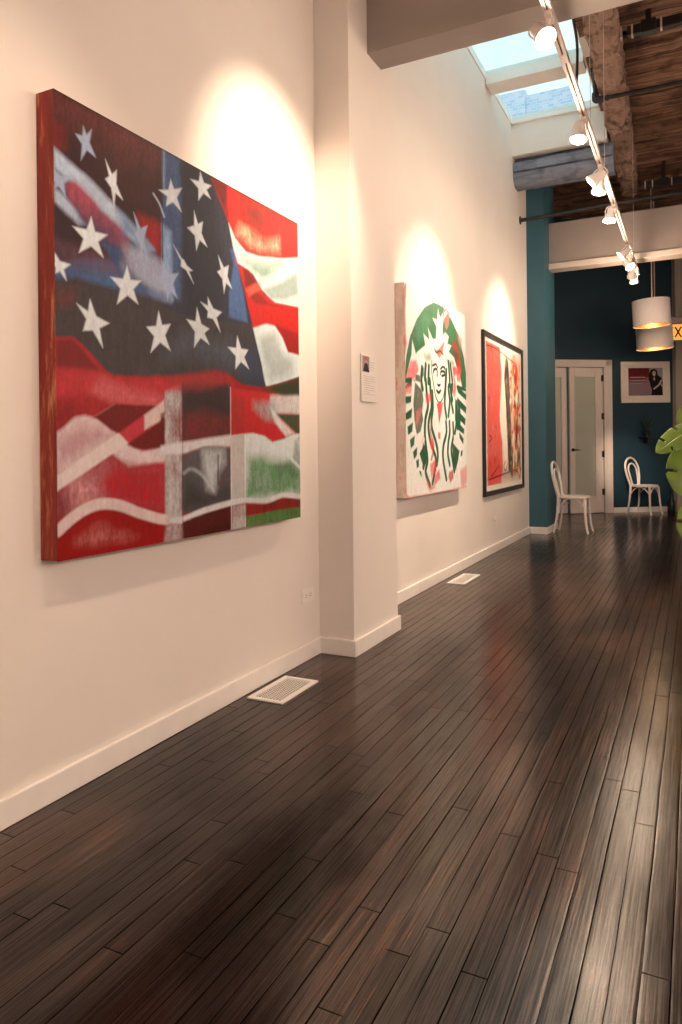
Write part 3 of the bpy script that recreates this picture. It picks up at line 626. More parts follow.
EMBLEM = [
 ('p',(74,128,88),[(-0.015,0.536),(-0.006,0.567),(0.014,0.66),(0.07,0.759),(0.164,0.854),(0.282,0.931),(0.426,0.979),(0.58,0.981),(0.72,0.939),(0.868,0.864),(0.957,0.761),(1.007,0.651),(1.017,0.575),(1.015,0.51),(0.805,0.566),(0.761,0.704),(0.356,0.73),(0.156,0.605),(0.082,0.574)],0.004,1,0.35),
 ('p',(104,158,116),[(0.144,0.819),(0.28,0.904),(0.361,0.878),(0.297,0.789),(0.179,0.735)],0.03,0.6,0.6),
 ('p',(240,232,216),[(0.096,0.744),(0.149,0.681),(0.159,0.694),(0.285,0.741),(0.258,0.797),(0.349,0.776),(0.322,0.839),(0.403,0.788),(0.452,0.796),(0.465,0.859),(0.403,0.894),(0.478,0.898),(0.494,0.956),(0.524,0.913),(0.603,0.967),(0.565,0.866),(0.571,0.825),(0.61,0.852),(0.673,0.835),(0.648,0.793),(0.72,0.791),(0.67,0.752),(0.767,0.73),(0.81,0.687),(0.861,0.669),(0.922,0.569),(1.004,0.579),(0.956,0.393),(0.898,0.256),(0.841,0.137),(0.712,0.038),(0.395,0.02),(0.187,0.095),(0.106,0.186),(0.055,0.273),(0.005,0.364),(-0.018,0.454),(-0.016,0.505),(0.047,0.62),(0.085,0.674)],0.004,1,0.12),
 ('p',(238,130,120),[(0.591,0.962),(0.638,0.987),(0.69,0.97),(0.67,0.895),(0.634,0.865),(0.605,0.901),(0.579,0.932),(0.544,0.911)],0.006,0.9,0.4),
 ('p',(240,232,216),[(0.597,0.949),(0.637,0.973),(0.654,0.958),(0.589,0.919)],0.006,0.9,0.1),
 ('p',(190,70,66),[(0.74,0.826),(0.815,0.813),(0.877,0.761),(0.9,0.688),(0.847,0.668),(0.762,0.748)],0.008,0.9,0.6),
 ('p',(240,150,135),[(0.829,0.867),(0.92,0.856),(0.918,0.795),(0.866,0.819)],0.02,0.6,0.6),
 ('p',(58,104,72),[(0.738,0.782),(0.864,0.759),(0.823,0.71),(0.75,0.746)],0.01,0.7,0.5),
 ('p',(240,130,130),[(0.066,0.641),(0.148,0.655),(0.179,0.608),(0.118,0.558),(0.002,0.537),(0.029,0.594)],0.012,0.85,0.6),
 ('p',(226,120,100),[(0.429,0.732),(0.494,0.746),(0.593,0.8),(0.572,0.741),(0.508,0.698)],0.008,0.8,0.8),
 ('l',(60,66,50),[(0.429,0.739),(0.461,0.725),(0.516,0.739),(0.572,0.727)],0.012,0.006,0.8,0.5),
 ('p',(140,160,130),[(0.264,0.694),(0.355,0.71),(0.375,0.679),(0.293,0.664)],0.02,0.6,0.8),
 ('p',(130,150,120),[(0.617,0.711),(0.761,0.711),(0.785,0.677),(0.639,0.692)],0.02,0.6,0.8),
 ('p',(226,92,88),[(0.735,0.679),(0.888,0.691),(0.873,0.648),(0.771,0.631),(0.805,0.566),(0.766,0.497),(0.73,0.546),(0.757,0.591)],0.012,0.8,0.7),
 ('l',(96,120,84),[(0.385,0.673),(0.377,0.625),(0.402,0.567),(0.412,0.546),(0.442,0.493),(0.5,0.467),(0.564,0.5),(0.593,0.551),(0.602,0.618),(0.597,0.666)],0.01,0.003,0.95,0.2),
 ('l',(50,74,54),[(0.404,0.618),(0.419,0.633),(0.462,0.637),(0.468,0.606)],0.014,0.003,1,0.1),
 ('l',(50,74,54),[(0.395,0.651),(0.448,0.663),(0.476,0.648)],0.012,0.003,1,0.1),
 ('l',(50,74,54),[(0.524,0.646),(0.569,0.661),(0.603,0.653)],0.012,0.003,1,0.1),
 ('l',(50,74,54),[(0.523,0.618),(0.534,0.633),(0.587,0.636),(0.591,0.62),(0.545,0.611)],0.014,0.003,1,0.1),
 ('l',(70,70,56),[(0.473,0.56),(0.494,0.555),(0.516,0.563)],0.012,0.003,1,0.1),
 ('l',(60,64,50),[(0.458,0.528),(0.489,0.519),(0.52,0.531)],0.016,0.003,1,0.1),
 ('l',(60,64,50),[(0.481,0.559),(0.503,0.559)],0.01,0.003,1,0.1),
 ('l',(64,108,76),[(0.288,0.644),(0.274,0.577),(0.286,0.569),(0.298,0.505),(0.316,0.44),(0.274,0.372),(0.265,0.294),(0.288,0.215),(0.297,0.163),(0.271,0.111),(0.333,0.043)],0.03,0.003,1,0.15),
 ('l',(64,108,76),[(0.336,0.642),(0.326,0.561),(0.346,0.574),(0.359,0.508),(0.371,0.442),(0.323,0.36),(0.333,0.288),(0.391,0.221),(0.431,0.174),(0.408,0.107),(0.375,0.054)],0.03,0.003,1,0.15),
 ('l',(64,108,76),[(0.664,0.694),(0.684,0.588),(0.658,0.555),(0.68,0.485),(0.654,0.405)],0.03,0.003,1,0.15),
 ('l',(64,108,76),[(0.627,0.648),(0.607,0.552),(0.59,0.466),(0.618,0.397)],0.03,0.003,1,0.15),
 ('l',(64,108,76),[(0.699,0.683),(0.732,0.585),(0.694,0.558),(0.728,0.495)],0.03,0.003,1,0.15),
 ('l',(64,108,76),[(0.231,0.28),(0.239,0.229),(0.262,0.177),(0.237,0.138)],0.03,0.003,1,0.15),
 ('l',(64,108,76),[(0.386,0.516),(0.392,0.436),(0.369,0.375),(0.379,0.322),(0.435,0.261),(0.465,0.2),(0.446,0.146)],0.03,0.003,1,0.15),
 ('l',(64,108,76),[(0.671,0.37),(0.674,0.313),(0.648,0.262),(0.637,0.198),(0.668,0.14)],0.03,0.003,1,0.15),
 ('l',(64,108,76),[(0.797,0.462),(0.799,0.373),(0.771,0.314)],0.03,0.003,1,0.15),
 ('l',(64,108,76),[(0.732,0.582),(0.709,0.493),(0.738,0.43)],0.03,0.003,1,0.15),
 ('l',(64,108,76),[(0.61,0.368),(0.615,0.311),(0.56,0.241),(0.553,0.171),(0.606,0.064)],0.03,0.003,1,0.15),
 ('l',(64,108,76),[(0.736,0.364),(0.741,0.299),(0.7,0.226),(0.717,0.168),(0.752,0.102)],0.03,0.003,1,0.15),
 ('l',(64,108,76),[(0.233,0.625),(0.221,0.56),(0.239,0.522)],0.03,0.003,1,0.15),
 ('l',(190,80,78),[(0.375,0.362),(0.353,0.308),(0.402,0.241),(0.358,0.175),(0.39,0.201)],0.018,0.006,0.7,0.4),
 ('p',(126,128,108),[(0.137,0.585),(0.203,0.584),(0.21,0.52),(0.108,0.555),(0.221,0.551),(0.247,0.469),(0.226,0.41),(0.24,0.371),(0.2,0.312),(0.146,0.298),(0.116,0.367),(0.105,0.442)],0.006,1,0.6),
 ('p',(58,104,72),[(0.223,0.627),(0.262,0.628),(0.261,0.589),(0.231,0.573),(0.203,0.584)],0.008,0.8,0.4),
 ('p',(58,104,72),[(0.185,0.204),(0.25,0.255),(0.308,0.202),(0.276,0.15),(0.227,0.151)],0.006,1,0.4),
 ('p',(58,104,72),[(0.72,0.263),(0.857,0.215),(0.829,0.166),(0.777,0.101),(0.717,0.168)],0.006,1,0.3),
 ('p',(60,110,78),[(-0.011,0.518),(0.09,0.562),(0.08,0.524),(-0.005,0.503)],0.004,1,0.3),
 ('p',(60,110,78),[(-0.015,0.551),(0.082,0.566),(0.078,0.54),(-0.007,0.531)],0.004,1,0.3),
 ('p',(60,110,78),[(-0.017,0.467),(0.079,0.48),(0.071,0.448),(-0.01,0.436)],0.004,1,0.3),
 ('p',(60,110,78),[(-0.011,0.391),(0.086,0.419),(0.076,0.376),(0.005,0.361)],0.004,1,0.3),
 ('p',(60,110,78),[(0.021,0.331),(0.097,0.354),(0.085,0.311),(0.029,0.293)],0.004,1,0.3),
 ('p',(60,110,78),[(0.052,0.27),(0.118,0.292),(0.108,0.248),(0.063,0.231)],0.004,1,0.3),
 ('p',(60,110,78),[(0.089,0.212),(0.148,0.237),(0.147,0.199),(0.106,0.178)],0.004,1,0.3),
 ('p',(60,110,78),[(0.133,0.171),(0.171,0.178),(0.174,0.143),(0.145,0.136)],0.004,1,0.3),
 ('p',(60,110,78),[(0.175,0.121),(0.201,0.12),(0.212,0.092),(0.189,0.103)],0.004,1,0.3),
 ('p',(60,110,78),[(0.806,0.58),(1.003,0.539),(1.001,0.506),(0.835,0.542)],0.004,1,0.3),
 ('p',(60,110,78),[(0.817,0.514),(1.0,0.467),(0.99,0.428),(0.833,0.467)],0.004,1,0.3),
 ('p',(60,110,78),[(0.827,0.441),(0.983,0.397),(0.969,0.359),(0.83,0.397)],0.004,1,0.3),
 ('p',(60,110,78),[(0.812,0.381),(0.954,0.338),(0.948,0.308),(0.81,0.335)],0.004,1,0.3),
 ('p',(60,110,78),[(0.848,0.319),(0.938,0.282),(0.929,0.248),(0.86,0.285)],0.004,1,0.3),
 ('p',(60,110,78),[(0.883,0.21),(0.918,0.218),(0.908,0.187),(0.874,0.181)],0.004,1,0.3),
 ('p',(60,110,78),[(0.819,0.584),(1.004,0.574),(1.003,0.559),(0.831,0.559)],0.004,1,0.3),
 ('p',(60,110,78),[(0.783,0.505),(0.88,0.48),(0.88,0.345),(0.81,0.326),(0.774,0.388)],0.005,0.95,0.3),
 ('p',(226,92,88),[(0.452,0.461),(0.568,0.475),(0.527,0.408),(0.488,0.354),(0.472,0.426)],0.006,0.9,0.5),
 ('p',(226,92,88),[(0.473,0.313),(0.512,0.31),(0.507,0.274),(0.472,0.282)],0.006,0.8,0.5),
 ('p',(226,92,88),[(0.272,0.496),(0.373,0.512),(0.372,0.466),(0.29,0.454)],0.012,0.7,0.7),
 ('p',(226,92,88),[(0.336,0.149),(0.431,0.174),(0.44,0.112),(0.355,0.082)],0.012,0.7,0.8),
 ('p',(236,110,104),[(0.01,0.523),(0.09,0.535),(0.079,0.484),(-0.005,0.486)],0.012,0.7,0.8),
 ('p',(226,92,88),[(0.809,0.664),(0.913,0.681),(0.884,0.603),(0.82,0.606)],0.01,0.7,0.8),
 ('p',(226,92,88),[(0.331,0.282),(0.393,0.275),(0.401,0.221),(0.35,0.228)],0.01,0.7,0.7),
 ('p',(230,110,100),[(0.418,0.092),(0.484,0.118),(0.5,0.072),(0.395,0.036),(0.407,0.066)],0.01,0.9,0.5),
 ('p',(220,80,76),[(0.274,0.085),(0.334,0.049),(0.416,0.032),(0.332,0.01),(0.293,0.045)],0.014,0.7,0.9),
 ('p',(200,70,66),[(0.654,0.098),(0.727,0.11),(0.733,0.066),(0.676,0.04),(0.646,0.07)],0.01,0.8,0.5),
 ('p',(236,140,136),[(0.14,0.406),(0.226,0.423),(0.167,0.35),(0.13,0.343)],0.014,0.6,0.8),
 ('p',(246,225,210),[(0.137,0.293),(0.223,0.306),(0.264,0.274),(0.22,0.229),(0.173,0.229),(0.136,0.261)],0.01,0.9,0.3),
 ('p',(246,225,210),[(0.746,0.299),(0.847,0.285),(0.91,0.241),(0.844,0.218),(0.757,0.248)],0.01,0.9,0.3),
 ('p',(232,120,120),[(0.866,0.098),(0.995,0.133),(0.997,0.04),(0.942,0.001),(0.876,0.016)],0.02,0.6,1),
 ('p',(236,120,120),[(-0.033,0.206),(-0.014,0.181),(-0.019,0.024),(0.029,0.006),(0.547,0.001),(0.983,0.01),(0.99,-0.014),(-0.039,-0.002)],0.012,0.85,0.7),
 ('p',(226,90,95),[(0.01,0.995),(0.027,0.999),(0.006,0.854),(0.019,0.716),(-0.013,0.627),(-0.002,0.981)],0.006,0.8,0.8),
]

# ================================================================== PAINTED SURFACES
def lin(c):
    c = np.array(c, float) / 255.0
    return np.where(c <= 0.04045, c / 12.92, ((c + 0.055) / 1.055) ** 2.4)

def vnoise(W, Hh, sx, sy, seed, octs=3):
    rs = np.random.RandomState(seed); out = np.zeros((Hh, W)); amp = 1; tot = 0
    for o in range(octs):
        gx, gy = int(sx * 2 ** o) + 2, int(sy * 2 ** o) + 2
        g = rs.rand(gy + 1, gx + 1)
        xs = np.linspace(0, gx - 1e-6, W); ys = np.linspace(0, gy - 1e-6, Hh)
        xi = xs.astype(int); yi = ys.astype(int); fx = xs - xi; fy = ys - yi
        fx = fx * fx * (3 - 2 * fx); fy = fy * fy * (3 - 2 * fy)
        a = g[yi][:, xi]; b_ = g[yi][:, xi + 1]; c = g[yi + 1][:, xi]; d = g[yi + 1][:, xi + 1]
        out += amp * ((a * (1 - fx) + b_ * fx) * (1 - fy)[:, None] + (c * (1 - fx) + d * fx) * fy[:, None])
        tot += amp; amp *= .6
    return out / tot

class Paint:
    """a small painter: s to the right, t upwards, both 0..1"""
    def __init__(s, W, Hh, base, seed=1, tint=(1.0, 0.78, 0.64), gain=1.0):
        s.gain = gain
        s.W, s.H = W, Hh; s.tint = np.array(tint)
        s.im = np.zeros((Hh, W, 3)); s.im[:] = s.alb(base)
        s.S, s.T = np.meshgrid(np.linspace(0, 1, W), np.linspace(0, 1, Hh))
        s.seed = seed; s.k = 0
        s.streak = vnoise(W, Hh, 90, 10, seed + 50, 3); s.blob = vnoise(W, Hh, 14, 14, seed + 51, 4); s.fine = vnoise(W, Hh, 220, 120, seed + 52, 2)
    def alb(s, c): return np.clip((lin(c) / s.tint) ** 1.25 * s.gain, 0, .86)
    def put(s, mask, col, a, n):
        s.k += 1
        v = np.roll(s.streak, s.k * 37, 1) * .35 + np.roll(s.blob, s.k * 29, 0) * .35 + np.roll(s.fine, s.k * 17, 1) * .35
        v = np.clip((v - .5) * 3.6, -1, 1)
        m = np.clip(mask * a, 0, 1)
        if n: m = np.clip(m * (1 + n * .55 * v) - (1 - mask) * 0, 0, 1) * (mask > 0)
        c = s.alb(col)[None, None, :] * (1 + n * .42 * v)[..., None]
        s.im = s.im * (1 - m[..., None]) + np.clip(c, 0, .9) * m[..., None]
    def dist(s, pts, closed=True):
        d = np.full(s.S.shape, 9.0); inside = np.zeros(s.S.shape, bool); n = len(pts)
        for i in range(n if closed else n - 1):
            x0, y0 = pts[i]; x1, y1 = pts[(i + 1) % n]
            ex, ey = x1 - x0, y1 - y0; L = ex * ex + ey * ey + 1e-12
            t = np.clip(((s.S - x0) * ex + (s.T - y0) * ey) / L, 0, 1)
            d = np.minimum(d, np.hypot(s.S - x0 - t * ex, s.T - y0 - t * ey))
            if closed and y0 != y1:
                c = ((y0 <= s.T) != (y1 <= s.T)) & (s.S < x0 + (s.T - y0) * ex / (y1 - y0))
                inside ^= c
        return d, inside
    def poly(s, col, pts, soft=.003, a=1, n=0):
        soft *= .6
        d, ins = s.dist(pts)
        sd = np.where(ins, d, -d); jit = (s.blob - .5) * soft * 1.5 * (n > 0)
        s.put(np.clip((sd + jit) / (soft + .0015) * .5 + .5, 0, 1), col, a, n)
    def line(s, col, pts, w, soft=.003, a=1, n=0):
        if len(pts) > 2: pts = [tuple(p) for p in spline([(x, y, 0) for x, y in pts], 5)]
        d, _ = s.dist([(p[0], p[1]) for p in pts], False)
        s.put(np.clip((w / 2 - d) / (soft + .0012) + .5, 0, 1), col, a, n)
    def star(s, tips, col):
        c = np.mean(np.array(tips), axis=0); n = len(tips); pts = []
        for i in range(n):
            a = np.array(tips[i]); b = np.array(tips[(i + 1) % n]); m = (a + b) / 2
            pts += [tuple(a), tuple(c + (m - c) * .50)]
        s.poly(col, pts, .002, .97, .12)
    def run(s, ops):
        for o in ops:
            if o[0] == 'p': s.poly(*o[1:])
            else: s.line(*o[1:])
    def mesh(s, name, P0, U, V):
        """grid with pigment per vertex; P0 corner, U along s, V along t"""
        P0, U, V = (np.array(x, float) for x in (P0, U, V))
        co = (P0 + s.S[..., None] * U + s.T[..., None] * V).reshape(-1, 3)
        W, Hh = s.W, s.H; idx = np.arange(W * Hh).reshape(Hh, W)
        q = np.stack([idx[:-1, :-1], idx[:-1, 1:], idx[1:, 1:], idx[1:, :-1]], -1).reshape(-1, 4)
        me = bpy.data.meshes.new(name); nq = len(q)
        me.vertices.add(len(co)); me.vertices.foreach_set('co', co.ravel())
        me.loops.add(nq * 4); me.loops.foreach_set('vertex_index', q.ravel().astype(np.int32))
        me.polygons.add(nq); me.polygons.foreach_set('loop_start', np.arange(0, nq * 4, 4, dtype=np.int32))
        me.polygons.foreach_set('loop_total', np.full(nq, 4, dtype=np.int32))
        me.update(calc_edges=True); me.validate()
        at = me.color_attributes.new('pigment', 'FLOAT_COLOR', 'POINT')
        at.data.foreach_set('color', np.concatenate([s.im.reshape(-1, 3), np.ones((W * Hh, 1))], 1).ravel().astype(np.float32))
        return me

# ---- large flag painting
p = Paint(560, 560, (84, 46, 44), 3, gain=.84)
p.run(FLAG)
for tips, col in STARS: p.star(tips, col)
p.line((70, 30, 30), [(0, .998), (1, .998)], .006, .002, .6, .5)
fx, fy0, fy1, fz0, fz1 = -1.785, 1.600, 3.125, .775, 2.25
flag = thing('flag_painting', 'large square painting of mixed star-spangled and union flags on the near white wall', 'painting', (XN + .003, (fy0 + fy1) / 2, fz0))
o = linked('painted_canvas', p.mesh('painted_canvas', (fx - XN, fy0 - (fy0 + fy1) / 2, 0), (0, fy1 - fy0, 0), (0, 0, fz1 - fz0)), flag, mat=M['canvas'])
def mat_edge(name, cols, sc):
    t = NT(name); o_ = t.obj(); nz = t.noise(t.mapping(o_, sc), 1.3, 5, 0.7)
    t.bsdf(t.ramp(nz, cols), 0.6, normal=t.bump(nz, .3, .003)); return t.m
M['edge_red'] = mat_edge('painted_canvas_edge', [(0.36, (.17, .008, .005)), (0.52, (.25, .018, .008)), (0.59, (.42, .12, .05)), (0.68, (.52, .28, .17))], (18, 18, 2.2))
M['edge_cream'] = mat_edge('cream_canvas_edge', [(0.35, (.60, .47, .40)), (0.56, (.78, .66, .58)), (.66, (.72, .26, .22))], (8, 8, 3))
hw = (fy1 - fy0) / 2; dpt = fx - XN
MB().box(0, dpt - .001, -hw, hw, 0, fz1 - fz0).build('canvas_edge', M['edge_red'], flag, bevel=.002)

# ---- crowned emblem painting
e = Paint(300, 430, (244, 232, 216), 8, (1.0, 0.86, 0.74), .88)
e.run(EMBLEM)
ex, ey0, ey1, ez0, ez1 = -1.845, 4.75, 6.245, .757, 2.295
emb = thing('emblem_painting', 'square cream canvas with green oval emblem of a crowned long-haired figure splashed in red', 'painting', (XF + .003, (ey0 + ey1) / 2, ez0))
linked('painted_canvas', e.mesh('painted_canvas', (ex - XF, ey0 - (ey0 + ey1) / 2, 0), (0, ey1 - ey0, 0), (0, 0, ez1 - ez0)), emb, mat=M['canvas'])
hw = (ey1 - ey0) / 2
MB().box(0, ex - XF - .001, -hw, hw, 0, ez1 - ez0).build('canvas_edge', M['edge_cream'], emb, bevel=.002)

# ---- framed abstract
a = Paint(200, 330, (236, 206, 180), 21, (1.0, 0.84, 0.70))
a.poly((226, 104, 88), [(0, 0), (0, 1), (.36, 1), (.40, .8), (.36, .6), (.34, .45), (.40, .3), (.42, .12), (.36, 0)], .02, .95, .5)
a.poly((214, 70, 62), [(.02, 0), (.02, .2), (.3, .22), (.34, .05)], .05, .5, .8)
a.poly((246, 226, 196), [(.40, .98), (.5, .98), (.52, .6), (.58, .3), (.5, .1), (.42, .3), (.34, .5), (.42, .75)], .02, .9, .3)
a.poly((214, 170, 120), [(.66, .95), (1, .95), (1, .05), (.66, .05)], .03, .45, 1)
a.poly((216, 84, 70), [(.72, .90), (.86, .95), (.92, .75), (.88, .66), (.74, .70)], .03, .9, .8)
a.poly((190, 40, 40), [(.74, .60), (.86, .62), (.88, .48), (.78, .46)], .025, .9, .9)
a.poly((160, 24, 28), [(.76, .42), (.95, .44), (.98, .26), (.80, .24)], .03, .9, .9)
a.poly((240, 190, 120), [(.84, .72), (.96, .7), (.98, .5), (.86, .5)], .04, .7, .8)
a.poly((70, 40, 34), [(.8, .22), (.98, .26), (.96, .12), (.84, .12)], .05, .6, 1)
a.poly((104, 82, 70), [(.50, .88), (.54, .95), (.60, .93), (.63, .82), (.66, .60), (.68, .30), (.70, .1), (.58, .06), (.56, .3), (.52, .6), (.48, .78)], .012, .95, .9)
a.poly((80, 62, 54), [(.52, .9), (.56, .94), (.60, .88), (.60, .78), (.53, .78)], .01, .7, .8)
for pts in ([(.5, .16), (.44, .12), (.5, .09), (.55, .14)], [(.6, .2), (.7, .1), (.9, .07), (.84, .14)], [(.05, .30), (.12, .33), (.06, .35)], [(.1, .06), (.3, .13)], [(0.0, .04), (.2, .05), (.6, .075), (1, .09)], [(.0, .97), (.25, .975), (.8, .93)]):
    a.line((50, 34, 30), pts, .010, .004, .8, .6)
a.poly((100, 70, 60), [(.40, .1), (.98, .14), (.98, .03), (.4, .02)], .05, .4, 1)
rd = random.Random(17)
for k in range(110):
    x_, y_ = rd.uniform(.66, .99), rd.uniform(.03, .97); w_, h_ = rd.uniform(.008, .035), rd.uniform(.012, .07)
    cc = rd.choice(((214, 66, 56), (190, 36, 36), (240, 200, 150), (236, 150, 110), (244, 226, 196), (120, 40, 36), (80, 56, 48)))
    a.poly(cc, [(x_ - w_, y_ - h_ * .3), (x_ - w_ * .2, y_ - h_), (x_ + w_, y_ - h_ * .2), (x_ + w_ * .5, y_ + h_), (x_ - w_ * .5, y_ + h_ * .7)], .010, .75, .8)
for k in range(46):
    y_ = rd.uniform(.05, .95); x_ = .54 + .12 * (1 - y_) + rd.uniform(-.055, .055); w_ = rd.uniform(.006, .018)
    a.poly(rd.choice(((60, 44, 38), (150, 130, 112), (96, 70, 60), (200, 170, 140))), [(x_ - w_, y_), (x_, y_ - w_ * 2.5), (x_ + w_, y_), (x_, y_ + w_ * 2.5)], .008, .7, .6)
for k in range(34):
    x_, y_ = rd.uniform(0, .38), rd.uniform(0, 1); w_ = rd.uniform(.004, .02)
    a.poly(rd.choice(((150, 40, 36), (240, 150, 130), (90, 40, 34), (236, 120, 100))), [(x_ - w_, y_), (x_, y_ - w_ * 1.6), (x_ + w_, y_), (x_, y_ + w_ * 2)], .008, .5, .6)
gy0, gy1, gz0, gz1 = 7.05, 8.87, .612, 2.295
ab = thing('framed_painting', 'red and cream abstract with a dark upright figure in a thin black frame', 'painting', (XF, (gy0 + gy1) / 2, gz0))
W2, HH = (gy1 - gy0) / 2, gz1 - gz0
MB().box(0, .03, -W2, -W2 + .05, 0, HH).box(0, .03, W2 - .05, W2, 0, HH).box(0, .03, -W2 + .05, W2 - .05, 0, .05).box(0, .03, -W2 + .05, W2 - .05, HH - .05, HH).build('frame', M['frame_black'], ab, bevel=.003)
MB().box(0, .012, -W2 + .045, W2 - .045, .045, HH - .045).build('mat_board', M['mat_board'], ab)
linked('artwork', a.mesh('artwork', (.016, -W2 + .13, .105), (0, 2 * W2 - .24, 0), (0, 0, HH - .20)), ab, mat=M['print'])
MB().box(.0121, .0158, -W2 + .13, W2 - .11, .105, HH - .095).build('backing', M['mat_board'], ab)

# ---- white framed magazine print on the far wall
q = Paint(150, 120, (150, 120, 118), 33, (1, .82, .7))
q.poly((110, 20, 30), [(0, 1), (.62, 1), (.60, .66), (0, .62)], .03, .95, .3)
q.poly((150, 50, 60), [(0, .70), (.56, .74), (.56, .55), (0, .5)], .05, .6, .3)
q.line((225, 190, 190), [(.06, .66), (.48, .66)], .022, .006, .8, 0)
q.line((60, 20, 30), [(.05, .60), (.46, .605)], .03, .008, .8, .8)
q.line((215, 170, 170), [(.06, .54), (.50, .55)], .018, .006, .8, 0)
q.line((70, 40, 50), [(.04, .49), (.52, .50)], .022, .006, .7, .8)
q.line((205, 160, 160), [(.06, .43), (.40, .44)], .014, .006, .7, 0)
q.poly((165, 155, 150), [(.62, 1), (1, 1), (1, 0), (.66, 0)], .02, .8, .1)
q.poly((30, 22, 22), [(.60, .78), (.66, .93), (.76, .97), (.84, .90), (.86, .74), (.95, .66), (1.0, .50), (.98, .30), (1, 0), (.66, 0), (.67, .2), (.62, .45), (.58, .62)], .008, 1, .1)
q.poly((205, 160, 140), [(.70, .84), (.75, .90), (.80, .85), (.79, .74), (.75, .68), (.71, .74)], .008, .95, .05)
q.poly((200, 160, 145), [(.72, .62), (.76, .68), (.78, .58), (.75, .52)], .01, .9, .05)
q.line((205, 165, 150), [(.96, .54), (.88, .38), (.74, .24)], .05, .01, .9, .05)
q.line((190, 150, 140), [(.98, .34), (.94, .42)], .04, .01, .8, 0)
pr = thing('framed_print', 'small white-framed print of a dark-haired person in black beside pink lines of text', 'picture')
def bworld(s, n, z): return BX @ Vector((s, n, z))
prx = BX @ Matrix.Translation((1.205, 0, 1.815)) @ Matrix.Rotation(math.radians(-.6), 4, 'Y')
pr.matrix_world = prx
MB().box(0, .87, .002, .03, 0, .09).box(0, .87, .002, .03, .60, .685).box(0, .085, .002, .03, .09, .60).box(.785, .87, .002, .03, .09, .60).build('frame', M['door'], pr, bevel=.006)
MB().box(.08, .79, .002, .012, .085, .605).build('mat_board', M['door'], pr)
linked('printed_page', q.mesh('printed_page', (.135, .0165, .12), (.61, 0, 0), (0, 0, .46)), pr, mat=M['print'])
MB().box(.135, .745, .0122, .0160, .12, .58).build('backing', M['door'], pr)

# ---- gallery placard on the pilaster
pl = thing('wall_placard', 'small white information card with a tiny portrait photo on the pilaster', 'placard', (XP, 3.675, 1.377))
MB().box(.004, .009, -.105, .105, 0, .262).build('card', M['trim'], pl, bevel=.001)
for ya in (-.08, .06): MB().box(0, .004, ya, ya + .02, .02, .24).build('mounting_strip', M['trim'], pl)
g = Paint(40, 50, (175, 150, 140), 44, (1, .85, .72))
g.poly((190, 90, 90), [(.2, 1), (.8, 1), (.8, .7), (.2, .7)], .1, .7, .6)
g.poly((60, 44, 40), [(.1, 0), (.3, .5), (.5, .62), (.75, .5), (.98, 0)], .02, 1, .1)
g.poly((200, 160, 140), [(.42, .72), (.6, .72), (.6, .56), (.42, .56)], .03, .9, 0)
linked('portrait_photo', g.mesh('portrait_photo', (.0096, -.095, .165), (0, .095, 0), (0, 0, .088)), pl, mat=M['print'])
tx = MB()
for k, (z, w_) in enumerate(((.222, .06), (.208, .05), (.194, .06), (.180, .045))): tx.box(.009, .0096, .01, .01 + w_, z, z + .0035)
for k in range(9):
    z = .140 - k * .0125; w_ = .16 if k % 4 != 3 else .09
    tx.box(.009, .0096, -.085, -.085 + w_, z, z + .003)
tx.box(.009, .0098, -.055, -.045, .016, .024)
tx.build('text_lines', M['ink'], pl)

# ================================================================== SMALL FIXTURES ON WALL AND FLOOR
def outlet(x, y, z, label):
    t = thing('wall_outlet', label, 'outlet', (x, y, z), group=None)
    MB().box(0, .006, -.063, .063, 0, .075).build('cover_plate', M['trim'], t, bevel=.002)
    for s in (-1, 1):
        r = MB().box(.006, .009, s * .026 - .017, s * .026 + .017, .021, .054).build('socket', M['trim'], t, bevel=.003)
        MB().box(.009, .0095, s * .026 - .008, s * .026 + .006, .030, .0325).box(.009, .0095, s * .026 - .008, s * .026 + .006, .042, .0445).build('slot', M['dark_slot'], r)
    MB().lathe([(.001, 0), (.003, 0), (.003, .0015), (.001, .002)], (.006, 0, .0375), (1, 0, 0), 10).build('screw', M['chrome'], t)
    return t
outlet(XN, 3.325, .302, 'white electrical outlet plate low on the wall just left of the pilaster')
outlet(XF, 7.50, .295, 'tiny white outlet plate on the far white wall below the black-framed abstract')

def vent(x, y0, y1, wd, label, nx, ny):
    t = thing('floor_vent', label, 'vent', (x, (y0 + y1) / 2, 0), group='floor vents by the wall')
    L = (y1 - y0) / 2; b = .026
    MB().box(b * .8, wd - b * .8, -L + b * .8, L - b * .8, 0.0005, .0012).build('duct_opening', M['dark_slot'], t)
    f = MB().box(0, b, -L, L, 0, .008).box(wd - b, wd, -L, L, 0, .008).box(b, wd - b, -L, -L + b, 0, .008).box(b, wd - b, L - b, L, 0, .008)
    f.build('frame', M['trim'], t, bevel=.002)
    g = MB(); w = wd - 2 * b; l = 2 * L - 2 * b
    for k in range(1, nx): c = b + w * k / nx; g.box(c - .0018, c + .0018, -L + b, L - b, .0055, .007)
    for k in range(1, ny): c = -L + b + l * k / ny; g.box(b, wd - b, c - .0018, c + .0018, .0052, .0068)
    g.build('grille', M['trim'], t)
    return t
vent(-1.815, 2.68, 3.015, .185, 'white metal floor register under the flag painting, nearer of the two', 9, 20)
vent(-1.84, 5.63, 6.10, .15, 'white floor register under the green emblem painting, farther of the two', 8, 22)

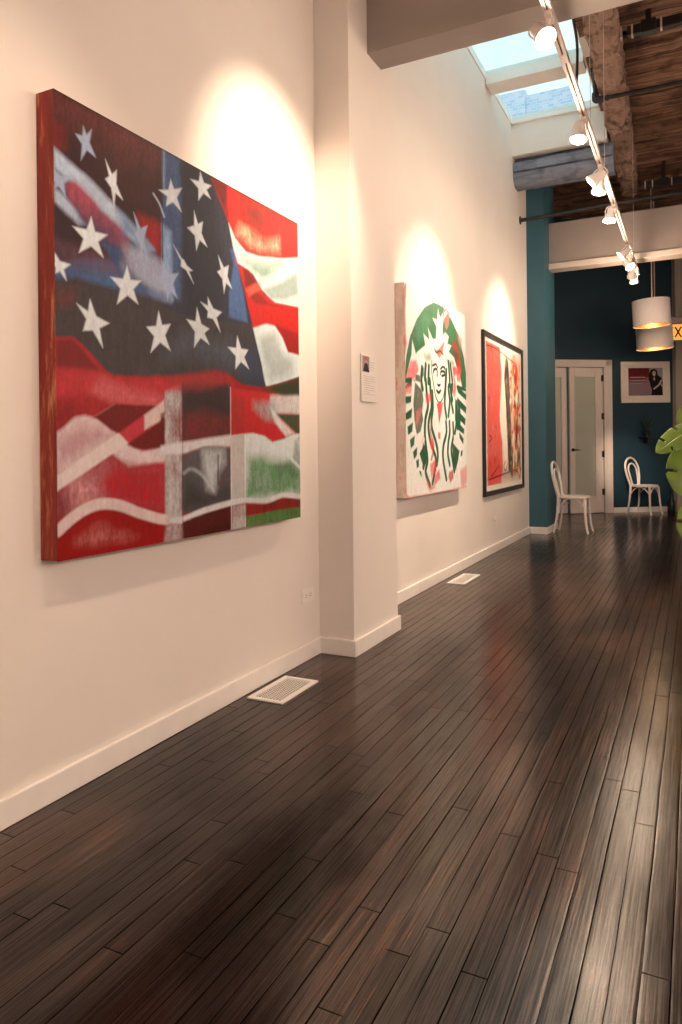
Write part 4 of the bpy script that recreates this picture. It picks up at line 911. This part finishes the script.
# ================================================================== OVERHEAD
# rough log running along the skylight edge
rng = random.Random(5)
lg = MB(); NS, NR = 90, 26
for i in range(NS + 1):
    u = i / NS; y = 3.92 + u * 7.0
    xl = -.80 - .020 * (y - 6.0); xr = -.545 - .030 * (y - 6.0)
    cx, hwid = (xl + xr) / 2, (xr - xl) / 2; zb, zt = 4.56, 4.93
    for k in range(NR):
        a_ = 2 * PI * k / NR; ca, sa = math.cos(a_), math.sin(a_)
        sx = math.copysign(abs(ca) ** .45, ca); sz = math.copysign(abs(sa) ** .45, sa)
        n1 = .010 * math.sin(y * 7 + k * 1.3) + .010 * math.sin(y * 17 + k * 2.1) + rng.uniform(-.007, .007)
        if rng.random() < .05: n1 -= .02
        end = 1.0 if i < NS - 3 else (.93, .86, .74, .55)[i - NS + 3]
        lg.v.append((cx + sx * (hwid + n1) * end, y, (zb + zt) / 2 + sz * ((zt - zb) / 2 + n1) * end))
for i in range(NS):
    for k in range(NR):
        k2 = (k + 1) % NR; lg.f.append((i*NR+k, i*NR+k2, (i+1)*NR+k2, (i+1)*NR+k))
lg.f.append(tuple(range(NR))); lg.f.append(tuple(NS*NR + k for k in range(NR)))
tag(lg.build('log_beam', M['log'], sm=False), 'rough brown log beam running away under the dark boarded ceiling', 'beam')

# black sprinkler pipe that drops beside the skylight and turns right under the log
t = thing('sprinkler_pipe', 'black pipe dropping past the skylight with an elbow, then crossing below the log', 'pipe', (-.85, 7.4, 4.5))
MB().tube([(0, 0, .32), (0, 0, .03)], .022, 12).tube([(.03, 0, 0), (4.2, .0, .0)], .020, 12).build('pipe_run', M['pipe'], t, sm=True)
MB().tube(spline([(0, 0, .07), (0, 0, .015), (.02, 0, 0), (.08, 0, 0)], 4), .034, 12).build('elbow', M['pipe'], t, sm=True)
MB().tube([(.10, 0, 0), (.125, 0, 0)], .028, 12).build('collar', M['pipe'], t, sm=True)
t = thing('water_pipe', 'old dark pipe crossing in front of the teal pier below the timber beam', 'pipe', (XF, 8.9, 3.905))
MB().tube([(0, 0, 0), (.3, 0, .005), (1.0, 0, .03), (5.2, 0, .08)], .024, 12).build('pipe_run', M['pipe'], t, sm=True)
MB().lathe([(.02, 0), (.05, 0), (.05, .01), (.02, .015)], (0, 0, 0), (1, 0, 0), 16).build('wall_flange', M['pipe'], t)
def conduit(x0, x1, y, z, fx_, zt, label):
    t = thing('ceiling_conduit', label, 'conduit', (x0, y, z), group=None)
    L = x1 - x0
    MB().box(0, L, -.03, .03, -.04, .04).build('channel', M['black_metal'], t, bevel=.006)
    MB().box(fx_ - x0 - .06, fx_ - x0 + .06, -.05, .05, -.055, .05).build('junction_box', M['black_metal'], t, bevel=.006)
    MB().tube([(fx_ - x0, 0, .04), (fx_ - x0, 0, zt - z)], .024, 10).build('drop_rod', M['black_metal'], t)
    for dx in (-.22, -.13, .1, .42): MB().box(fx_ - x0 + dx - .008, fx_ - x0 + dx + .008, -.034, .034, -.045, .045).build('clip', M['wire'], t)
    return t
conduit(-.50, 3.3, 6.68, 4.70, -.33, 4.9, 'black conduit with box on the boards right of the log, nearer of two')
conduit(-.56, 3.3, 10.3, 4.56, -.35, 4.9, 'black conduit with vertical rod just above the far beam, farther of two')

# loose black cable hanging to the track
tag(MB().tube(spline([(-.60, 3.92, 3.72), (-.615, 4.15, 3.69), (-.62, 4.36, 3.62), (-.62, 4.51, 3.55), (-.62, 4.50, 3.38), (-.62, 4.45, 3.262)], 6), .0085, 8).build('hanging_cable', M['black_metal'], sm=True),
    'black cable hanging in front of the skylight down to the lighting track', 'cable')

# lighting track with its suspension wires
XT, ZT = -.625, 3.245
tr = thing('lighting_track', 'long pale lighting track hung along the hall below the skylight', 'light track', (XT, 3.0, ZT))
MB().box(-.021, -.0035, -4.6, 6.62, -.014, .014).box(.0035, .021, -4.6, 6.62, -.014, .014).box(-.0035, .0035, -4.6, 6.62, .004, .014).build('rail', M['track_metal'], tr, bevel=.002)
MB().box(-.003, .003, -4.59, 6.61, -.010, .003).build('slot', M['dark_slot'], tr)
for yy in (1.05, 2.55, 3.85, 5.2, 6.1):
    MB().box(-.021, .021, yy - .045, yy + .045, -.016, .015).build('joiner', M['track_metal'], tr, bevel=.003)
for yy, zz in ((-3.2, 4.3), (-.2, 4.3), (2.15, 4.86), (3.0, 4.86), (5.95, 4.83)):
    MB().tube([(0, yy, .012), (0, yy, zz - ZT)], .0022, 6).build('suspension_wire', M['wire'], tr)

# spot heads
def spot_proto():
    r = bpy.data.objects.new('track_spotlight', None); COL.objects.link(r)
    return r
def aim_matrix(d):
    return Vector((0, 0, -1)).rotation_difference(Vector(d).normalized()).to_matrix().to_4x4()
def spot(y, target, label, side=-1, power=SPOT_W, size=52, blend=.9):
    r = thing('track_spotlight', label, 'spotlight', (XT, y, ZT - .016), group='spotlights on the track')
    MB().box(-.016, .016, -.05, .05, -.022, .0).build('adapter', M['white_metal'], r, bevel=.003)
    piv = Vector((side * .035, 0, -.085))
    MB().tube([(0, 0, -.02), (side * .01, 0, -.045)], .010, 10).build('stem', M['white_metal'], r, sm=True)
    d = (Vector(target) - (r.location + piv)).normalized()
    mx = Matrix.Translation(piv) @ aim_matrix(d)
    # housing: small rear can opening into a wider bell; -z is the beam
    h = MB().lathe([(.002, .075), (.026, .074), (.031, .068), (.031, .022), (.036, .012), (.052, -.030), (.054, -.046), (.049, -.046), (.044, -.030), (.002, -.022)], (0, 0, 0), (0, 0, 1), 26, False)
    h.build('housing', M['white_metal'], r, sm=True, xf=mx)
    y1 = MB().tube(spline([(-.040, 0, .004), (-.044, 0, .05), (-.03, 0, .088), (0, 0, .095), (.03, 0, .088), (.044, 0, .05), (.040, 0, .004)], 4), .004, 6)
    y1.build('yoke', M['white_metal'], r, sm=True, xf=mx)
    MB().lathe([(.001, -.041), (.030, -.040), (.0455, -.036), (.0455, -.033), (.001, -.033)], (0, 0, 0), (0, 0, 1), 24, False).build('lamp_face', M['bulb'], r, sm=True, xf=mx)
    L = add_light('spot_light', 'SPOT', r, (0, 0, 0), power, WARM, spot_size=math.radians(size), spot_blend=blend, shadow_soft_size=.04)
    L.matrix_local = mx @ Matrix.Translation((0, 0, -.055))
    if y > 3: add_light('spill_light', 'POINT', r, mx @ Vector((0, 0, -.075)), SPILL_W, WARM, shadow_soft_size=.03)
    return r
DR = (.45, -.40, -.80)      # turned down and out into the hall
SPOTS = [
    (-.4, (XN, .2, 1.2), 'track spotlight behind the viewpoint, first of the row', .35, 70),
    (1.30, (XN, 1.45, 1.2), 'track spotlight nearly overhead, second of the row', .28, 75),
    (2.78, (XN, 3.02, 2.25), 'track spotlight just out of sight above the flag painting', .9, 62),
    (3.60, DR, 'spotlight right beside the near boxed beam, largest in view', .35, 75),
    (4.85, (-.9, 4.1, 0), 'spotlight against the pale wall under the far edge of the skylight', .35, 75),
    (5.72, (XF, 5.50, 2.05), 'nearer of the two paired spotlights in front of the grey timber', .75, 70),
    (5.93, (-1.1, 5.5, 0), 'farther of the two paired spotlights in front of the grey timber', .6, 80),
    (6.72, (-1.0, 6.0, 0), 'spotlight hanging alone before the dark boards between timber and far beam', .5, 80),
    (8.10, (XF, 7.85, 2.1), 'first of the four spotlights clustered across the far beam', .8, 75),
    (8.62, DR, 'second of the four spotlights clustered across the far beam', .2, 60),
    (9.12, (-1.02, 12.72, .75), 'third of the four spotlights, level with the lower edge of the far beam', 2.2, 17),
    (9.42, (-.65, 11.5, 0), 'last and lowest spotlight at the far end of the track', .7, 22),
]
for (y, tg, lb, k, sz) in SPOTS:
    if tg is DR: tg = (XT + DR[0] * 3, y + DR[1] * 3, ZT + DR[2] * 3)
    spot(y, tg, lb, power=SPOT_W * k, size=sz, blend=1.0)

# globe lamps added out of sight to fill the room with light
for (gx, gy, gz, k, lb) in ((2.4, -.9, 2.2, 1.0, 'added unseen fill globe over the rear of the room'), (2.5, 3.0, 2.1, 1.1, 'added unseen fill globe right of the near boxed beam'), (2.5, 6.0, 2.3, .85, 'added unseen fill globe over the middle of the room'), (2.2, 8.2, 2.8, .14, 'added unseen fill globe before the far boxed beam')):
    zc = 4.28 if gy < 3.7 else 4.82
    t = thing('fill_globe', lb, 'pendant lamp', (gx, gy, gz), group='added fill globes')
    MB().tube([(0, 0, .17), (0, 0, zc - gz)], .005, 8).build('cord', M['black_metal'], t)
    MB().lathe([(.001, .20), (.03, .20), (.035, .16), (.001, .16)], n=20).build('cap', M['chrome'], t, sm=True)
    if gy < 4: MB().lathe([(.03, .205), (.40, .185), (.40, .175), (.03, .195)], n=36, closed=False).build('light_cutoff_disc', M['black_metal'], t, sm=True)  # opaque disc added to keep the fill light off the upper near wall
    sp = [(.165 * math.sin(PI * i / 14) + .0005, .165 * math.cos(PI * i / 14)) for i in range(15)]
    MB().lathe(sp, n=28, closed=False).build('globe', M['globe'], t, sm=True)
    add_light('fill_globe_light', 'POINT', t, (0, 0, 0), FILL_GLOBE_W * k, AMBIENT_C, shadow_soft_size=.2)
    
# two drum pendants
def drum(loc, r, h, label, tilt, ztop):
    t = thing('drum_pendant', label, 'pendant lamp', loc, group='drum pendants')
    mx = Matrix.Rotation(tilt, 4, Vector((math.sin(YAW), -math.cos(YAW), 0)))
    n = 40
    MB().lathe([(r, 0), (r, h), (r - .004, h), (r - .004, 0)], n=n, closed=False).build('lamp_shade', M['shade'], t, sm=True, xf=mx)
    MB().lathe([(r - .0045, 0.001), (r - .0045, h - .001)], n=n, closed=False).build('shade_lining', M['gold'], t, sm=True, xf=mx)
    MB().tube([((r + .001) * math.cos(2*PI*k/40), (r + .001) * math.sin(2*PI*k/40), .006) for k in range(41)][:41] and [Vector(((r + .001) * math.cos(2*PI*k/40), (r + .001) * math.sin(2*PI*k/40), .006)) for k in range(41)], .007, 6, False).build('rim', M['shade'], t, sm=True, xf=mx)
    s = MB()
    for k in range(3):
        a_ = 2 * PI * k / 3; s.tube([(0, 0, h - .02), ((r - .005) * math.cos(a_), (r - .005) * math.sin(a_), h - .02)], .004, 6)
    s.build('spider', M['white_metal'], t, xf=mx)
    MB().tube([(0, 0, h - .12), (0, 0, h - .0)], .02, 12).build('socket', M['gold'], t, sm=True, xf=mx)
    sp = [(.038 * math.sin(PI * i / 10) + .0005, .05 * math.cos(PI * i / 10) + .075) for i in range(11)]
    MB().lathe(sp, n=18, closed=False).build('bulb', M['filament'], t, sm=True, xf=mx)
    MB().tube([(0, 0, h - .02), (0, 0, ztop - loc[2])], .009, 8).build('cord', M['wire'], t)
    add_light('bulb_light', 'POINT', t, (0, 0, .02), PENDANT_W, (1, .74, .46), shadow_soft_size=.04)
    return t
drum((-.538, 11.01, 2.80), .25, .36, 'upper and nearer of the two white drum pendants with gold lining', .05, 4.83)
drum((-.545, 11.90, 2.58), .26, .40, 'lower and farther of the two white drum pendants with gold lining', .05, 4.83)

# exit sign hung from the far beam
ex_ = thing('exit_sign', 'glowing amber EXIT sign at the right edge below the far beam', 'sign', tuple(Vector((math.cos(YAW), math.sin(YAW), 0)) * 5.07 + Vector((-math.sin(YAW), math.cos(YAW), 0)) * 11.15 + Vector((0, 0, 2.73))), rz=math.radians(26.4 - 6))
ex_.scale = (1.28, 1.28, 1.28)
MB().box(0, .36, -.02, .04, 0, .012).box(0, .36, -.02, .04, .20, .23).box(0, .012, -.02, .04, .012, .20).box(.348, .36, -.02, .04, .012, .20).box(0, .36, .02, .04, .012, .20).build('housing', M['greige'], ex_, bevel=.003)
MB().box(-.03, .40, -.04, .06, .23, .29).build('canopy', M['greige'], ex_, bevel=.006)
MB().tube([(.18, .01, .29), (.18, .01, 1.63)], .008, 8).build('stem', M['greige'], ex_)
MB().box(.012, .348, -.012, -.008, .012, .20).build('face', emis('amber_sign_glow', (1.0, .36, .07), 1.3), ex_)
lt = MB(); st = .016; z0, z1 = .045, .170; yf = (-.0145, -.012)
def bar(x0, z0_, x1, z1_, w=st):
    dx, dz = x1 - x0, z1_ - z0_; L = math.hypot(dx, dz); nx, nz = -dz / L * w / 2, dx / L * w / 2
    lt.prism([(x0 + nx, z0_ + nz), (x1 + nx, z1_ + nz), (x1 - nx, z1_ - nz), (x0 - nx, z0_ - nz)], 'y', *yf)
x = .035
bar(x + st/2, z0, x + st/2, z1); bar(x, z0 + st/2, x + .06, z0 + st/2); bar(x, z1 - st/2, x + .06, z1 - st/2); bar(x, (z0+z1)/2, x + .052, (z0+z1)/2)
x = .115; bar(x, z0, x + .07, z1, .018); bar(x, z1, x + .07, z0, .018)
x = .222; bar(x, z0, x, z1)
x = .255; bar(x, z1 - st/2, x + .07, z1 - st/2); bar(x + .035, z0, x + .035, z1)
lt.build('lettering', M['hinge'], ex_)

# ================================================================== CHAIRS
def make_chair(label, loc, rz):
    """bentwood chair facing local +x, seat height .465"""
    t = thing('bentwood_chair', label, 'chair', loc, rz, group='white bentwood chairs')
    r = .205
    seat = MB().lathe([(.001, .452), (.165, .452), (.17, .440), (.198, .440), (r, .448), (r, .466), (.198, .474), (.175, .474), (.15, .468), (.001, .466)], n=36, closed=False)
    seat.build('seat', M['chair'], t, sm=True)
    for s in (-1, 1):
        f = spline([(.155, s * .125, .445), (.165, s * .14, .30), (.18, s * .155, .12), (.205, s * .168, 0)], 6)
        MB().tube(f, [.020 - .006 * i / (len(f) - 1) for i in range(len(f))], 10).build('leg', M['chair'], t, sm=True)
        bk = spline([(-.172, s * .125, .47), (-.175, s * .13, .36), (-.19, s * .145, .18), (-.225, s * .155, 0)], 6)
        MB().tube(bk, [.019 - .005 * i / (len(bk) - 1) for i in range(len(bk))], 10).build('leg', M['chair'], t, sm=True)
    def hoop(w, h, sp, x0, lean):
        P = [(x0, -sp, .46), (x0 - lean * .3, -(sp + (w - sp) * .7), .47 + (h - w) * .5)]
        for i in range(13):
            a_ = PI * i / 12; z = h - w + w * math.sin(a_)
            P.append((x0 - lean * z / h, -w * math.cos(a_), .47 + z))
        P += [(x0 - lean * .3, (sp + (w - sp) * .7), .47 + (h - w) * .5), (x0, sp, .46)]
        return spline(P, 4)
    MB().tube(hoop(.19, .435, .125, -.172, .085), .0175, 10).build('backrest', M['chair'], t, sm=True)
    MB().tube(hoop(.115, .345, .075, -.165, .07), .0135, 10).build('inner_hoop', M['chair'], t, sm=True)
    for s in (-1, 1):
        MB().tube(spline([(.165, s * .138, .31), (.10, s * .145, .395), (0, s * .15, .44), (-.10, s * .145, .395), (-.178, s * .133, .31)], 5), .0085, 8).build('brace', M['chair'], t, sm=True)
    MB().tube(spline([(.165, -.138, .31), (.168, -.07, .40), (.17, 0, .438), (.168, .07, .40), (.165, .138, .31)], 5), .0085, 8).build('brace', M['chair'], t, sm=True)
    return t
make_chair('white bentwood chair beside the teal pier, nearer of the two', (-1.425, 9.64, 0), math.radians(-3))
make_chair('white bentwood chair against the dark wall below the white-framed print', (-.75, 12.58, 0), math.radians(-27))

# ================================================================== PLANT, SMALL THINGS AT THE FAR WALL
def leaf_mesh(L, W, seed, cuts=4, droop=.18, fold=.12):
    """split leaf: x along the midrib from the stalk, y across, z up out of the blade"""
    rg = random.Random(seed); NU, NV = 44, 12
    m = MB()
    cutc = [(.20 + .62 * (i + .5) / cuts + rg.uniform(-.02, .02)) for i in range(cuts)]
    for s in (-1, 1):
        b0 = len(m.v)
        for i in range(NU + 1):
            u = i / NU
            prof = (math.sin(PI * min(1, u * 1.02)) ** .62) * (1.0 - .30 * u) if 0 < u < 1 else 0.0
            for j in range(NV + 1):
                v = j / NV
                yy = s * W / 2 * 1.12 * prof * v
                xx = L * (u - .16 * v * (1 - u) ** 2 + .10 * v * v * u * (1 - u) * 2)
                zz = -droop * L * (u ** 2) - fold * abs(yy) * (v) + .012 * L * math.sin(u * 20) * v
                m.v.append((xx, yy, zz))
        for i in range(NU):
            for j in range(NV):
                u, v = (i + .5) / NU, (j + .5) / NV
                if any(abs(u - c) < .018 + .012 * v and v > .42 for c in cutc): continue
                a_ = b0 + i * (NV + 1) + j
                m.f.append((a_, a_ + 1, a_ + NV + 2, a_ + NV + 1))
    return m
plant = thing('monstera_plant', 'green split-leaf monstera at the right edge of the picture', 'plant', (.10, 5.62, 0))
pl0 = plant.location
MB().lathe([(.001, 0), (.13, 0), (.15, .01), (.185, .30), (.19, .32), (.172, .32), (.168, .28), (.001, .28)], n=32, closed=False).build('pot', M['pot'], plant, sm=True)
MB().lathe([(.001, .30), (.168, .285)], n=24, closed=False).build('soil', M['soil'], plant)
CR_ = Vector((math.cos(YAW), math.sin(YAW), 0)); CF = Vector((-math.sin(YAW), math.cos(YAW), 0))
def put_leaf(base, tip, face, W, seed, cuts=4, **kw):
    base, tip = Vector(base), Vector(tip); ax = (tip - base); L = ax.length; ax.normalize()
    n = Vector(face).normalized(); n = (n - ax * n.dot(ax)).normalized(); side = n.cross(ax)
    mx = Matrix(((ax.x, side.x, n.x, base.x), (ax.y, side.y, n.y, base.y), (ax.z, side.z, n.z, base.z), (0, 0, 0, 1)))
    o = leaf_mesh(L, W, seed, cuts, **kw).build('leaf', M['leaf'], plant, sm=True, xf=Matrix.Translation(-pl0) @ mx)
    md = o.modifiers.new('thick', 'SOLIDIFY'); md.thickness = .0018
    st = spline([(0, 0, .28), ((base.x - pl0.x) * .35 + .02, (base.y - pl0.y) * .35, max(.45, base.z * .62)), ((base.x - pl0.x) * .8 + .02, (base.y - pl0.y) * .8, base.z + .03), tuple(base - pl0)], 6)
    MB().tube(st, [.008 - .003 * i / (len(st) - 1) for i in range(len(st))], 8).build('stem', M['stem'], plant, sm=True)
def cp(px, py, d=5.0):
    """a spot beside the plant: right and up offsets measured from the room's viewpoint"""
    u = (px - 341) / 715 * d; z = CAM_H + (444.8 - py) / 715 * d
    v = CR_ * u + CF * d; return Vector((v.x, v.y, z))
up = Vector((0, 0, 1))
put_leaf(cp(694, 426), cp(656, 452, 4.95), -CF * .8 + up * .6, .17, 1, 2, droop=.05)
put_leaf(cp(690, 448), cp(682, 497, 4.9), -CF + up * .2 - CR_ * .1, .27, 2, 1, droop=.05, fold=.2)
put_leaf(cp(700, 500), cp(692, 552, 4.9), -CF + up * .15, .27, 3, 1, droop=.04, fold=.2)
put_leaf(cp(714, 392), cp(678, 420, 4.95), -CF + up * .6, .16, 4, 2, droop=.08)
put_leaf(cp(720, 400), cp(745, 370, 5.1), -CF + up * .9, .30, 5, 4)
put_leaf(cp(735, 440), cp(780, 440, 5.0), -CF + up * .8, .32, 6, 4)
put_leaf(cp(730, 490), cp(770, 515, 4.8), -CF + up * .8, .30, 7, 4)
put_leaf(cp(715, 420), cp(720, 470, 5.3), CF * -.6 + up * .5, .26, 8, 4)

# dark little plant on a wall bracket
wb = thing('bracket_plant', 'small dark potted plant on a wall bracket below the white-framed print', 'plant', bworld(1.60, 0, 1.24))
wb.rotation_euler = (0, 0, ANG)
MB().box(-.10, .10, -.20, 0, 0, .012).box(-.01, .01, -.16, 0, -.10, 0).build('bracket_shelf', M['black_metal'], wb, bevel=.003)
MB().lathe([(.001, .012), (.05, .012), (.065, .12), (.06, .12), (.001, .10)], (0, -.10, 0), n=22, closed=False).build('pot', M['black_glass'], wb, sm=True)
lf = MB()
for (dx, dz, wd) in ((-.13, .22, .014), (-.07, .26, .014), (.03, .30, .012), (.10, .24, .014), (.0, .2, .012), (-.10, .12, .012), (.13, .14, .012)):
    P = spline([(0, -.10, .10), (dx * .4, -.11, .10 + dz * .55), (dx, -.13, .10 + dz)], 5); n_ = len(P)
    lf.tube(P, [wd * (.4 + math.sin(PI * min(1, .15 + i / n_)) * .6) * .6 + .001 for i in range(n_)], 6)
lf.build('foliage', simple('dark_green_foliage', (.012, .03, .02), .25), wb, sm=True)
# dark bottle on the floor
tb_ = tag(MB().lathe([(.001, 0), (.055, 0), (.06, .01), (.06, .17), (.045, .215), (.02, .25), (.017, .33), (.021, .335), (.021, .345), (.001, .345)], n=24, closed=False).build('glass_bottle', M['black_glass'], sm=True),
    'dark glass bottle standing on the floor right of the far chair', 'bottle')
tb_.location = bworld(1.93, .25, 0)
